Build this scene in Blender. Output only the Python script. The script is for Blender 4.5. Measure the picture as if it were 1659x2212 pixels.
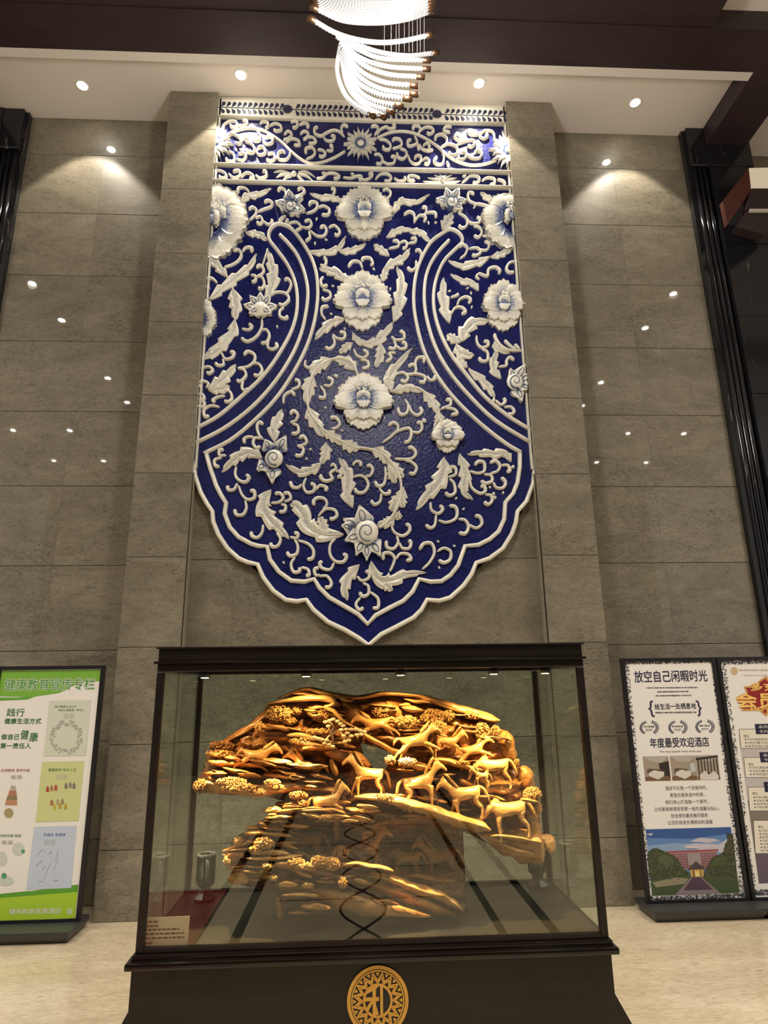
import bpy, bmesh, math, random
import numpy as np
from mathutils import Vector, Matrix, noise
random.seed(7)
rnd = random.random
for o in list(bpy.data.objects): bpy.data.objects.remove(o)
C = bpy.context.scene.collection
sc = bpy.context.scene
PI = math.pi

# ------------------------------------------------------------------ camera
IW, IH, FPX = 1659.0, 2212.0, 1376.65
ROT = np.array([[0.998835541, -0.046303246, -0.013548842],
                [-0.000844949, 0.264002758, -0.964521555],
                [0.048237411, 0.963409857, 0.263656214]])      # right, down, forward
CP = np.array([-0.0406, -5.2462, 1.6])
cam = bpy.data.cameras.new('camera'); cam_o = bpy.data.objects.new('camera', cam); C.objects.link(cam_o)
cam.sensor_fit = 'VERTICAL'; cam.sensor_height = 24.0; cam.sensor_width = 18.0; cam.lens = FPX * 24.0 / IH
cam.clip_start = 0.05; cam.clip_end = 100
m = Matrix.Identity(4)
for i in range(3):
    m[i][0] = ROT[0][i]; m[i][1] = -ROT[1][i]; m[i][2] = -ROT[2][i]; m[i][3] = CP[i]
cam_o.matrix_world = m
sc.camera = cam_o
sc.view_settings.view_transform = 'Standard'; sc.view_settings.look = 'None'
sc.view_settings.gamma = 1.0; sc.view_settings.use_curve_mapping = False
sc.view_settings.exposure = 0.18
sc.cycles.max_bounces = 7; sc.cycles.diffuse_bounces = 3; sc.cycles.glossy_bounces = 3

# ------------------------------------------------------------------ world: dim warm hall light
w = bpy.data.worlds.new('world'); sc.world = w; w.use_nodes = True
bg = w.node_tree.nodes['Background']; bg.inputs[0].default_value = (1.0, 0.93, 0.84, 1); bg.inputs[1].default_value = 0.42

WARM = (1.0, 0.90, 0.76)
def spot(name, loc, target, power, angle, blend=0.25, size=0.05, col=WARM, parent=None):
    l = bpy.data.lights.new(name, 'SPOT'); l.energy = power; l.color = col
    l.spot_size = math.radians(angle); l.spot_blend = blend; l.shadow_soft_size = size
    o = bpy.data.objects.new(name, l); C.objects.link(o); o.location = loc
    d = Vector(target) - Vector(loc); o.rotation_euler = d.to_track_quat('-Z', 'Y').to_euler()
    return o
HT = 7.5075          # ceiling
YB = 0.37            # back wall plane
ZBEAM = 7.28
# the four downlights over the feature wall and the rows of downlights along the hall
WALL_LIGHTS = [(-2.776, -0.027), (-1.159, -0.20), (1.244, -0.192), (2.937, -0.026)]
HALL_LIGHTS = [(x, y) for x in (-4.85, 5.0) for y in (-2.57, -3.57, -4.66, -5.62, -6.73)] + \
              [(x, y) for x in (-8.0, -6.7, 6.7, 8.1) for y in (-8.3, -10.4)] + \
              [(x, y) for x in (-2.4, 0.1, 2.6) for y in (-4.8, -7.6, -10.4)]  # middle rows: assumed positions, added for the general hall light
for i, (x, y) in enumerate(WALL_LIGHTS):
    side = i in (0, 3)
    spot('wall_spot', (x, y, HT - 0.03), (x + (0 if side else (.10 if x < 0 else -.10)), y, 0), 95 if side else 190, 84 if side else 88, 0.2, 0.03)
for (x, y) in HALL_LIGHTS:
    spot('hall_spot', (x, y, HT - 0.03), (x, y, 0), 335 if y > -6 else 110, 120, 0.7, 0.06)

# ------------------------------------------------------------------ pixel to world
def ray(px, py): return ROT.T @ np.array([(px - IW/2)/FPX, (py - IH/2)/FPX, 1.0])
def at(px, py, Y):
    d = ray(px, py); p = CP + d*(Y - CP[1])/d[1]; return Vector(p)
def atz(px, py, Z):
    d = ray(px, py); p = CP + d*(Z - CP[2])/d[2]; return Vector(p)

# ------------------------------------------------------------------ objects
def tag(o, label=None, cat=None, group=None, kind=None):
    if label: o['label'] = label
    if cat: o['category'] = cat
    if group: o['group'] = group
    if kind: o['kind'] = kind
    return o
def link(name, me, mat=None, parent=None, loc=None):
    o = bpy.data.objects.new(name, me); C.objects.link(o)
    if mat is not None and len(me.materials) == 0: me.materials.append(mat)
    if parent is not None: o.parent = parent
    if loc is not None: o.location = loc
    return o
def mk(name, v, f, mat=None, parent=None, smooth=False, attrs=None, loc=None):
    me = bpy.data.meshes.new(name); me.from_pydata([tuple(p) for p in v], [], f); me.update()
    if smooth:
        me.polygons.foreach_set('use_smooth', [True]*len(me.polygons))
    if attrs:
        for k, vals in attrs.items():
            a = me.attributes.new(k, 'FLOAT', 'POINT'); a.data.foreach_set('value', vals)
    return link(name, me, mat, parent, loc)
def empty(name, loc, label=None, cat=None, group=None):
    o = bpy.data.objects.new(name, None); C.objects.link(o); o.location = loc; o.empty_display_size = 0.1
    return tag(o, label, cat, group)
class G:
    """collects vertices and faces"""
    def __init__(s): s.v = []; s.f = []
    def add(s, v, f):
        n = len(s.v); s.v += [Vector(p) for p in v]; s.f += [tuple(i+n for i in q) for q in f]; return s
    def box(s, a, b, bev=0.0):
        (x0,y0,z0),(x1,y1,z1) = a, b
        if bev <= 0:
            v = [(x0,y0,z0),(x1,y0,z0),(x1,y1,z0),(x0,y1,z0),(x0,y0,z1),(x1,y0,z1),(x1,y1,z1),(x0,y1,z1)]
            return s.add(v, [(0,3,2,1),(4,5,6,7),(0,1,5,4),(1,2,6,5),(2,3,7,6),(3,0,4,7)])
        bm = bmesh.new(); bmesh.ops.create_cube(bm, size=1)
        for q in bm.verts:
            q.co = Vector(((x0+x1)/2+q.co.x*(x1-x0), (y0+y1)/2+q.co.y*(y1-y0), (z0+z1)/2+q.co.z*(z1-z0)))
        bmesh.ops.bevel(bm, geom=bm.edges[:], offset=bev, segments=2, affect='EDGES', profile=0.6)
        bm.verts.index_update(); v = [q.co.copy() for q in bm.verts]; f = [tuple(x.index for x in q.verts) for q in bm.faces]; bm.free()
        return s.add(v, f)
    def lathe(s, prof, n=20, c=(0,0,0), axis='z', ring=False):
        v = []; f = []
        for r, h in prof:
            for k in range(n):
                a = 2*PI*k/n
                p = (r*math.cos(a), r*math.sin(a), h) if axis == 'z' else (r*math.cos(a), h, r*math.sin(a))
                v.append((p[0]+c[0], p[1]+c[1], p[2]+c[2]))
        L = len(prof)
        for i in range(L if ring else L-1):
            for k in range(n):
                q = (i*n+k, i*n+(k+1)%n, ((i+1)%L)*n+(k+1)%n, ((i+1)%L)*n+k)
                f.append(q if axis == 'z' else q[::-1])
        if not ring: f.append(tuple(range(n))[::-1]); f.append(tuple((L-1)*n+k for k in range(n)))
        return s.add(v, f)
    def tube(s, pts, rad, n=8, closed=False):
        pts = [Vector(p) for p in pts]; N = len(pts); v = []; f = []
        if not hasattr(rad, '__len__'): rad = [rad]*N
        ref = None
        for i, p in enumerate(pts):
            if closed: t = pts[(i+1) % N] - pts[i-1]
            else: t = pts[min(i+1, N-1)] - pts[max(i-1, 0)]
            t.normalize()
            if ref is None: ref = t.orthogonal().normalized()
            ref = (ref - t*ref.dot(t)).normalized(); b = t.cross(ref)
            for k in range(n):
                a = 2*PI*k/n; v.append(p + (ref*math.cos(a)+b*math.sin(a))*rad[i])
        for i in range(N if closed else N-1):
            j = (i+1) % N
            for k in range(n): f.append((i*n+k, i*n+(k+1)%n, j*n+(k+1)%n, j*n+k))
        if not closed: f.append(tuple(range(n))[::-1]); f.append(tuple((N-1)*n+k for k in range(n)))
        return s.add(v, f)
    def ico(s, c, r, sub=1, sc3=(1,1,1)):
        bm = bmesh.new(); bmesh.ops.create_icosphere(bm, subdivisions=sub, radius=1)
        v = [(c[0]+q.co.x*r*sc3[0], c[1]+q.co.y*r*sc3[1], c[2]+q.co.z*r*sc3[2]) for q in bm.verts]
        f = [tuple(x.index for x in q.verts) for q in bm.faces]; bm.free()
        return s.add(v, f)
    def obj(s, name, mat, parent=None, smooth=False, loc=None): return mk(name, s.v, s.f, mat, parent, smooth, None, loc)
def catmull(pts, per=6, closed=False):
    P = [np.array(p, float) for p in pts]; n = len(P); out = []
    rng = range(n if closed else n-1)
    for i in rng:
        if closed: a, b, c, d = P[i-1], P[i], P[(i+1) % n], P[(i+2) % n]
        else: b, c = P[i], P[i+1]; a = P[i-1] if i > 0 else 2*b-c; d = P[i+2] if i+2 < n else 2*c-b
        for k in range(per):
            t = k/per
            out.append(0.5*((2*b)+(c-a)*t+(2*a-5*b+4*c-d)*t*t+(3*b-a-3*c+d)*t**3))
    if not closed: out.append(P[-1])
    return out
def nums(s): 
    a = [float(x) for x in s.split()]; return list(zip(a[0::2], a[1::2]))

# ------------------------------------------------------------------ materials
class N:
    def __init__(s, name, base=(.8,.8,.8), rough=.5, spec=.5, metal=0, coat=0, coatr=.05):
        s.m = bpy.data.materials.new(name); s.m.use_nodes = True; s.t = s.m.node_tree
        s.b = s.t.nodes['Principled BSDF']; s.set('Base Color', (*base, 1)); s.set('Roughness', rough); s.set('Specular IOR Level', spec); s.set('Metallic', metal)
        s.set('Coat Weight', coat); s.set('Coat Roughness', coatr); s.m.diffuse_color = (*base, 1)
    def set(s, k, v): s.b.inputs[k].default_value = v; return s
    def n(s, typ, **kw):
        q = s.t.nodes.new(typ)
        for k, v in kw.items():
            setattr(q, k, v)
        return q
    def l(s, a, b): s.t.links.new(a, b); return s
    def coord(s, kind='Object', scale=(1,1,1), rot=(0,0,0), rand=False):
        if kind == 'World': g = s.n('ShaderNodeNewGeometry'); out = g.outputs['Position']
        else: out = s.n('ShaderNodeTexCoord').outputs[kind]
        mp = s.n('ShaderNodeMapping'); mp.inputs['Scale'].default_value = scale; mp.inputs['Rotation'].default_value = rot
        s.l(out, mp.inputs['Vector'])
        if rand:
            oi = s.n('ShaderNodeObjectInfo'); mu = s.n('ShaderNodeMath', operation='MULTIPLY'); s.l(oi.outputs['Random'], mu.inputs[0]); mu.inputs[1].default_value = 37
            s.l(mu.outputs[0], mp.inputs['Location'])
        return mp.outputs[0]
    def noise(s, co, scale, detail=4, rough=.6, dist=0):
        q = s.n('ShaderNodeTexNoise'); s.l(co, q.inputs['Vector']); q.inputs['Scale'].default_value = scale; q.inputs['Detail'].default_value = detail
        q.inputs['Roughness'].default_value = rough; q.inputs['Distortion'].default_value = dist; return q.outputs['Fac']
    def ramp(s, fac, stops, interp='LINEAR'):
        q = s.n('ShaderNodeValToRGB'); s.l(fac, q.inputs[0]); e = q.color_ramp.elements; q.color_ramp.interpolation = interp
        while len(e) < len(stops): e.new(.5)
        for a, (p, c) in zip(e, stops): a.position = p; a.color = (*c, 1) if len(c) == 3 else c
        return q.outputs[0]
    def mix(s, fac, a, b, blend='MIX'):
        q = s.n('ShaderNodeMix', data_type='RGBA', blend_type=blend)
        for src, sock in ((fac, q.inputs[0]), (a, q.inputs[6]), (b, q.inputs[7])):
            if isinstance(src, (int, float)): sock.default_value = src
            elif isinstance(src, tuple): sock.default_value = (*src, 1)
            else: s.l(src, sock)
        return q.outputs[2]
    def color(s, c): s.l(c, s.b.inputs['Base Color']); return s
    def bump(s, h, strength=.3, dist=.01):
        q = s.n('ShaderNodeBump'); q.inputs['Strength'].default_value = strength; q.inputs['Distance'].default_value = dist
        s.l(h, q.inputs['Height']); s.l(q.outputs[0], s.b.inputs['Normal']); return s
    def attr(s, name): q = s.n('ShaderNodeAttribute', attribute_name=name); return q.outputs['Fac']
def plain(name, base, rough=.5, spec=.5, metal=0, coat=0): return N(name, base, rough, spec, metal, coat).m
def emis(name, col, strength):
    a = N(name, col); a.set('Emission Color', (*col, 1)); a.set('Emission Strength', strength); return a.m

def mat_stone():
    a = N('grey_stone', (.2,.18,.14), .38, .3, 0, .85, .025)
    co = a.coord('World', (1, 1, 1), rand=True); cs = a.coord('World', (1, 1, 2.4), (0, .22, 0), rand=True)
    n1 = a.noise(cs, 2.0, 8, .62, .8); n2 = a.noise(cs, 20, 9, .78, 1.2); n3 = a.noise(cs, 6.5, 7, .62, 1.8); n4 = a.noise(co, 130, 3, .7); n5 = a.noise(co, 1.7, 2, .5)
    c = a.ramp(n1, [(.3, (.165,.147,.110)), (.7, (.262,.235,.178))])
    c = a.mix(.75, c, a.ramp(n2, [(.34, (.42,.40,.37)), (.5, (.95,.95,.94)), (.68, (1.24,1.2,1.14))]), 'MULTIPLY')
    vein = a.ramp(n3, [(.478, (1,1,1)), (.497, (.38,.34,.29)), (.503, (.38,.34,.29)), (.522, (1,1,1))])
    c = a.mix(a.ramp(n5, [(.45, (0,0,0)), (.62, (.85,.85,.85))]), c, a.mix(1.0, c, vein, 'MULTIPLY'))
    c = a.mix(.4, c, a.ramp(n4, [(.3, (.6,.6,.6)), (.7, (1.35,1.35,1.35))]), 'MULTIPLY')
    oi = a.n('ShaderNodeObjectInfo'); c = a.mix(1.0, c, a.ramp(oi.outputs['Random'], [(0, (.95,.95,.95)), (1, (1.05,1.045,1.03))]), 'MULTIPLY')
    a.color(c); a.bump(n2, .10, .01); return a.m
def mat_floor():
    a = N('beige_marble', (.55,.45,.3), .22, .5, 0, .2, .05)
    co = a.coord('World', (1, 3.2, 1)); n1 = a.noise(co, 1.2, 8, .6, .8); n2 = a.noise(co, 17, 9, .74, .8); n3 = a.noise(co, 4.1, 6, .6, 2.0)
    c = a.ramp(n1, [(.3, (.41,.335,.225)), (.55, (.50,.425,.30)), (.75, (.57,.505,.375))])
    c = a.mix(.85, c, a.ramp(n2, [(.3, (.58,.55,.48)), (.5, (1,1,1)), (.7, (1.2,1.2,1.2))]), 'MULTIPLY')
    c = a.mix(1.0, c, a.ramp(n3, [(.27, (.62,.56,.46)), (.36, (1,1,1))]), 'MULTIPLY')
    a.color(c); return a.m
def mat_black_marble():
    a = N('black_marble', (.012,.012,.014), .12, .5)
    co = a.coord('World', (1.6, 1.6, .16)); n1 = a.noise(co, 2.4, 4, .5, .9); n2 = a.noise(co, 6, 4, .5, 1.0)
    c = a.ramp(n1, [(.494, (.010,.010,.013)), (.5, (.16,.14,.12)), (.506, (.010,.010,.013))])
    c = a.mix(a.ramp(n2, [(.5, (0,0,0)), (.62, (1,1,1))]), (.012,.012,.015), c)
    a.color(c); return a.m
def mat_wood(name, c1, c2, rough=.4, scale=3.0, stretch=(1,6,6), coat=0, world=False):
    a = N(name, c1, rough, .35, 0, coat, .1)
    co = a.coord('World' if world else 'Object', stretch); n1 = a.noise(co, scale, 6, .6, .8); n2 = a.noise(co, scale*6, 4, .6)
    c = a.mix(.3, a.ramp(n1, [(.3, c1), (.7, c2)]), a.ramp(n2, [(.3, (.6,.6,.6)), (.7, (1.2,1.2,1.2))]), 'MULTIPLY')
    a.color(c); a.bump(n2, .08, .005); return a.m
def mat_carving(name, dark, mid, light, rough=.38):
    a = N(name, mid, rough, .5, 0, .15, .2)
    co = a.coord('World', (5, 5, 26), (0, .18, 0)); n1 = a.noise(co, 1.6, 6, .6, 1.2); n2 = a.noise(a.coord('World', (1,1,1)), 70, 4, .65, .3)
    c = a.ramp(n1, [(.28, dark), (.5, mid), (.72, light)])
    c = a.mix(.35, c, a.ramp(n2, [(.35, (.5,.45,.4)), (.6, (1.1,1.1,1.1))]), 'MULTIPLY')
    a.color(c); a.bump(n1, .35, .008); return a.m
M = {}
M['stone'] = mat_stone(); M['floor'] = mat_floor(); M['black_marble'] = mat_black_marble()
M['rear_dark'] = plain('dark_rear_face', (.012,.012,.013), .1)  # dark face for the added, unseen rear wall
M['joint'] = plain('dark_joint', (.035,.03,.024), .8)
M['ceiling'] = plain('white_paint', (.66,.605,.56), .8, .2)
M['beam'] = mat_wood('dark_red_wood', (.024,.0145,.0165), (.038,.022,.0245), .42, 1.5, (1,3,3), world=True)
M['redwood'] = mat_wood('red_wood', (.07,.018,.012), (.10,.028,.018), .45, 3, (2,2,2), world=True)
M['case'] = mat_wood('ebony_wood', (.007,.005,.0045), (.014,.009,.0075), .36, 2, (1,5,5), .06, world=True)
M['case_gloss'] = plain('polished_ebony', (.007,.005,.0045), .14, .5)
M['case_floor'] = plain('black_lacquer', (.02,.018,.016), .35)
M['frame'] = plain('black_metal', (.008,.008,.01), .35)
M['base_grey'] = plain('dark_grey_metal', (.03,.031,.032), .4)
M['brass'] = plain('brass', (.55,.36,.14), .28, .5, 1)
M['bronze'] = plain('bronze_cap', (.16,.085,.045), .35, .5, .9)
M['lamp'] = emis('lamp_glow', (1, .93, .78), 110)
M['lamp_ring'] = plain('white_ring', (.7,.66,.6), .4)
M['paper'] = plain('white_paper', (.78,.76,.74), .45)
M['card'] = plain('cream_card', (.55,.47,.32), .6)
M['gold'] = plain('gold_paint', (.62,.33,.06), .4, .5, .25)
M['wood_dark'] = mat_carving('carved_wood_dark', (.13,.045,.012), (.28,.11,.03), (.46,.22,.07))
M['wood_mid'] = mat_carving('carved_wood_golden', (.24,.09,.022), (.43,.20,.055), (.60,.33,.11))
M['wood_light'] = mat_carving('carved_wood_pale', (.36,.165,.045), (.52,.28,.09), (.66,.40,.15), .36)
M['wood_pink'] = mat_carving('carved_wood_blossom', (.55,.36,.2), (.66,.46,.28), (.78,.58,.4), .4)
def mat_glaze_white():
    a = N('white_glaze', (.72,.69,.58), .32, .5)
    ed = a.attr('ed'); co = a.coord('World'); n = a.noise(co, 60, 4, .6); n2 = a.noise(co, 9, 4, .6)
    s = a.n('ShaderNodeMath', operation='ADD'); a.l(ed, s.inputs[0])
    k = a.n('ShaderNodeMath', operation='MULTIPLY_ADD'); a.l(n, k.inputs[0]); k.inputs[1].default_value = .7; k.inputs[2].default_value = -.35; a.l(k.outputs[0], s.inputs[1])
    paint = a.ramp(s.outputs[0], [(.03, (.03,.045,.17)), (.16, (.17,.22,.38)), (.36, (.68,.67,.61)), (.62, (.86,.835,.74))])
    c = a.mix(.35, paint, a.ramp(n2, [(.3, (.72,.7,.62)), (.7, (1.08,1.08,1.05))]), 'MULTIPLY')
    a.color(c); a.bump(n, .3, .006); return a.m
def mat_glaze_blue():
    a = N('blue_glaze', (.010,.014,.10), .26, .32)
    co = a.coord('World'); n = a.noise(co, 7, 5, .6, .5); n2 = a.noise(co, 38, 4, .6, .4)
    a.color(a.ramp(n, [(.3, (.006,.009,.075)), (.7, (.014,.019,.135))])); a.bump(n2, .35, .012); return a.m
M['white'] = mat_glaze_white(); M['blue'] = mat_glaze_blue()
M['ink'] = plain('dark_blue_paint', (.012,.018,.07), .4)
M['line_blue'] = plain('grey_blue_paint', (.10,.13,.22), .4)
def mat_glass():
    mt = bpy.data.materials.new('clear_glass'); mt.use_nodes = True; t = mt.node_tree; t.nodes.clear()
    o = t.nodes.new('ShaderNodeOutputMaterial'); mx = t.nodes.new('ShaderNodeMixShader'); tr = t.nodes.new('ShaderNodeBsdfTransparent'); gl = t.nodes.new('ShaderNodeBsdfGlossy')
    lw = t.nodes.new('ShaderNodeLayerWeight'); pw = t.nodes.new('ShaderNodeMath'); pw.operation = 'POWER'; pw.inputs[1].default_value = 5
    fr = t.nodes.new('ShaderNodeMath'); fr.operation = 'MULTIPLY_ADD'; fr.inputs[1].default_value = .93; fr.inputs[2].default_value = .055
    t.links.new(lw.outputs['Facing'], pw.inputs[0]); t.links.new(pw.outputs[0], fr.inputs[0])
    tr.inputs[0].default_value = (.93,.96,.93,1); gl.inputs['Roughness'].default_value = 0.0; gl.inputs[0].default_value = (1,1,1,1)
    t.links.new(fr.outputs[0], mx.inputs[0]); t.links.new(tr.outputs[0], mx.inputs[1]); t.links.new(gl.outputs[0], mx.inputs[2]); t.links.new(mx.outputs[0], o.inputs[0])
    mt.diffuse_color = (.8,.9,.9,.2); return mt
M['glass'] = mat_glass()
def col(name, c, rough=.5):
    if name not in M: M[name] = plain(name, c, rough)
    return M[name]

# ================================================================== the hall
def struct(g, name, mat, parent=None, smooth=False):
    o = g.obj(name, mat, parent, smooth)
    if parent is None: o['kind'] = 'structure'
    return o
floor = struct(G().box((-9.5, -13.5, -0.2), (9.5, 1.2, 0)), 'floor', M['floor'])
ROWZ = [HT] + [7.0326 - .7298*k for k in range(10)] + [0.0]
def tile_mesh(name, wd, ht, th=.02):
    g = G(); b = .0025; x, z = wd/2-.0002, ht/2-.002
    v = [(-x,0,-z),(x,0,-z),(x,0,z),(-x,0,z),(-x,-th+b,-z),(x,-th+b,-z),(x,-th+b,z),(-x,-th+b,z),(-x+.0004,-th,-z+b),(x-.0004,-th,-z+b),(x-.0004,-th,z-b),(-x+.0004,-th,z-b)]
    f = [(8,9,10,11)] + [(i+4,(i+1)%4+4,(i+1)%4+8,i+8) for i in range(4)] + [(i,(i+1)%4,(i+1)%4+4,i+4) for i in range(4)]
    me = bpy.data.meshes.new(name); me.from_pydata(v, [], f); me.update(); me.materials.append(M['stone']); return me
TM = {}
def tiles(parent, xs, zs, Y, th=.02):
    for i in range(len(xs)-1):
        for j in range(len(zs)-1):
            wd, ht = xs[i+1]-xs[i], zs[j]-zs[j+1]
            if ht < .02: continue
            k = (round(wd, 3), round(ht, 3))
            if k not in TM: TM[k] = tile_mesh('stone_tile', wd, ht, th)
            link('stone_tile', TM[k], None, parent, ((xs[i]+xs[i+1])/2, Y+th, (zs[j]+zs[j+1])/2))
wall_back = struct(G().box((-4.17, YB+.02, 0), (4.31, YB+.25, HT)), 'wall_back', M['joint'])
for nm, xa_, xb_ in (('wall_gallery_left', -9.5, -4.17), ('wall_gallery_right', 4.31, 9.5)): struct(G().box((xa_, .62, 0), (xb_, .8, HT)), nm, M['stone'])
XL, XR = -1.904, 2.0436; XLI, XRI = -1.418, 1.564
tiles(wall_back, [-3.47, -2.66, XL-.0], ROWZ, YB); tiles(wall_back, [XR, 2.80, 3.60], ROWZ, YB)
for nm, x0, x1 in (('wall_pilaster_left', XL, XLI), ('wall_pilaster_right', XRI, XR)):
    p = struct(G().box((x0+.003, .02, 0), (x1-.003, YB+.02, HT)), nm, M['stone'])
    tiles(p, [x0, x1], ROWZ, 0.0)
RY = 0.13
wall_recess = struct(G().box((XLI, RY+.02, 0), (XRI, YB+.02, HT)), 'wall_recess', M['joint'])
tiles(wall_recess, [XLI+.002, XLI+.37, XLI+1.12, XLI+1.87, XLI+2.61, XRI-.002], [z for z in ROWZ if z < 3.5], RY)
# gilt edge strips where pilasters meet the recess
for i, x in enumerate((XLI+.004, XRI-.010)):
    struct(G().box((x, .03, 0), (x+.003, RY, 3.40)), 'trim_%d' % (i+1), col('pale_stone', (.30,.26,.19)))
# ceiling and beams
ceiling = struct(G().box((-9.5, -13.5, HT), (9.5, 1.2, HT+.2)), 'ceiling', M['ceiling'])
struct(G().box((-9.5, -1.0, ZBEAM), (9.5, -.594, HT)), 'trim_3', M['beam'])
struct(G().box((-3.80, -.594, ZBEAM), (3.83, -.503, HT)), 'trim_4', M['ceiling'])
struct(G().box((3.83, -.594, ZBEAM), (4.28, .27, HT)), 'trim_5', M['beam'])
struct(G().box((-4.25, -.594, ZBEAM), (-3.80, .27, HT)), 'trim_6', M['beam'])
struct(G().box((-3.35, -4.2, ZBEAM+.01), (3.20, -1.0, HT)), 'trim_7', M['beam'])
struct(G().box((-9.5, -4.6, ZBEAM), (9.5, -4.2, HT)), 'trim_9', M['beam'])
wr = struct(G().box((-9.5, -13.7, 0), (9.5, -13.5, HT)), 'wall_rear', M['rear_dark'])  # unseen rear wall, added dark to keep haze out of the glass reflections
for k in range(11): G().box((-9.0+1.8*k-.05, -13.5, 0), (-9.0+1.8*k+.05, -13.42, HT)).obj('rear_upright', M['beam'], wr)
# black marble columns on both sides of the feature wall
def column(name, s, x0):
    X = lambda a: x0 + s*a
    def bx(g, a0, a1, y0, z0, z1, bev=0): 
        xs = sorted((X(a0), X(a1))); return g.box((xs[0], y0, z0), (xs[1], YB+.2, z1), bev)
    c = struct(bx(G(), 0, .14, .31, 0, HT), name, M['black_marble'])
    for k in range(3):
        a = .075 + .055*k
        g = G().tube([(X(a), .305, z) for z in np.linspace(0, 7.0, 8)], .026, 10); g.obj('flute', M['black_marble'], c, True)
    bx(G(), .03, .24, .26, 7.0, HT, .01).obj('capital', M['black_marble'], c)
    zz = 0.0; i = 0
    while zz < 6.9:
        z1 = min(zz+.86, 7.0)
        bx(G(), .235, .72, .26-.004*(i % 2), zz+.002, z1-.002, .004).obj('marble_slab', M['black_marble'], c); zz += .86; i += 1
    bx(G(), .235, .72, .25, 7.0, HT, .01).obj('marble_slab', M['black_marble'], c)
    return c
column('wall_right', 1, 3.60); column('wall_left', -1, -3.455)
# red wood bracket with a faintly glowing pale face hanging beside the right column
Ybr = .05
g = G()
def quad_prism(pts, Y0, dY): # front polygon extruded back
    n = len(pts); a = [at(x, y, Y0) for x, y in pts]; b = [p + Vector((0, dY, 0)) for p in a]
    return a + b, [tuple(range(n))[::-1]] + [tuple(range(n, 2*n))] + [(i, (i+1) % n, (i+1) % n+n, i+n) for i in range(n)]
br = empty('wall_box', at(1640, 440, Ybr), 'red wooden box with a faintly glowing pale panel beside the black column', 'lantern')
def brobj(name, mat, pts, Y0, dY):
    v, f = quad_prism(pts, Y0, dY); o = mk(name, [p - br.location for p in v], f, mat, br); return o
brobj('side_board', M['redwood'], [(1617, 363), (1626, 407), (1572, 484), (1561, 434)], -.02, .06)
brobj('pale_panel', emis('panel_emission', (1, .9, .72), .14), [(1619, 363), (1700, 361), (1700, 406), (1624, 408)], -.03, .04)  # pale face given a faint emission of its own
brobj('front_rail', M['beam'], [(1624, 407), (1700, 407), (1700, 452), (1612, 452)], -.05, .08)
brobj('bottom_strip', M['ceiling'], [(1621, 451), (1700, 451), (1700, 455), (1621, 455)], -.06, .05)
brobj('bottom_box', M['beam'], [(1612, 455), (1700, 455), (1700, 468), (1650, 506), (1592, 490)], -.03, .10)

# downlights
def downlight(x, y, label, group, z=HT, r=.045):
    t = empty('ceiling_downlight', (x, y, z), label, 'downlight', group)
    G().lathe([(r, -.004), (r*1.45, -.004), (r*1.5, .0), (r, .0)], 24, ring=True).obj('trim_ring', M['lamp_ring'], t, True)
    G().lathe([(r*.02, -.0045), (r*.98, -.0045), (r*.98, -.001), (r*.02, -.001)], 24).obj('lamp_disc', M['lamp'], t)
wl = ['ceiling downlight over the left stone wall, nearest the left black column', 'ceiling downlight over the relief, left of the chandelier',
      'ceiling downlight over the relief, right of the chandelier', 'ceiling downlight over the right stone wall, nearest the right black column']
for (x, y), l in zip(WALL_LIGHTS, wl): downlight(x, y, l, 'downlights above the feature wall')
for (x, y) in HALL_LIGHTS: downlight(x, y, 'hall ceiling downlight, outer rows placed from reflections in the stone, middle rows added for general light', 'downlights along the hall', HT, .05)

# floor inlays of the hall, mirrored in the glass of the case
YF, YRR, XA, XB, ZB, ZT = -2.7794, -2.1243, -.7672, .8389, .75, 1.6816
def mirror(px, py):
    p = atz(px, py, 0); return Vector((p.x, 2*YF - p.y, 0))
def strip(name, p0, p1, q0, q1):
    a, b, c, d = [mirror(*p) for p in (p0, p1, q1, q0)]
    g = G(); up = Vector((0, 0, .003)); v = [a, b, c, d]; v = v + [p+up for p in v]
    o = mk(name, v, [(3,2,1,0), (4,5,6,7)] + [(i, (i+1) % 4, (i+1) % 4+4, i+4) for i in range(4)], M['frame']); o['kind'] = 'structure'
def ystrip(n, x0, x1, y0=-12.5, y1=-4.2): struct(G().box((x0, y0, 0), (x1, y1, .003)), 'trim_%d' % n, M['frame'])
for n, (pa, pb) in enumerate([((487, 2050), (510, 2050)), ((412, 2020), (436, 2020)), ((1084, 2027), (1103, 2027)), ((1197, 2025), (1220, 2025))]):
    a, b = mirror(*pa), mirror(*pb); ystrip(20+n, a.x, b.x)
for k, s in enumerate((1, -1)):
    pts = [(0.03 + s*.17*math.sin(PI*t/.84), -4.40 - t, .002) for t in np.linspace(-.2, 7.6, 160)]
    G().tube(pts, .009, 6).obj('trim_%d' % (24+k), M['frame'])['kind'] = 'structure'
for k in range(7): struct(G().box((-.62, -5.0-.9*k, 0), (.74, -4.99-.9*k, .0025)), 'trim_%d' % (26+k), M['frame'])
a, b = mirror(352, 1985), mirror(500, 1985)
tag(G().box((a.x-.5, -6.2, 0), (b.x-.16, -4.75, .008)).obj('carpet', col('red_carpet', (.22,.015,.012), .9)), 'red carpet on the hall floor, mirrored in the lower left of the case glass', 'carpet')

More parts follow.
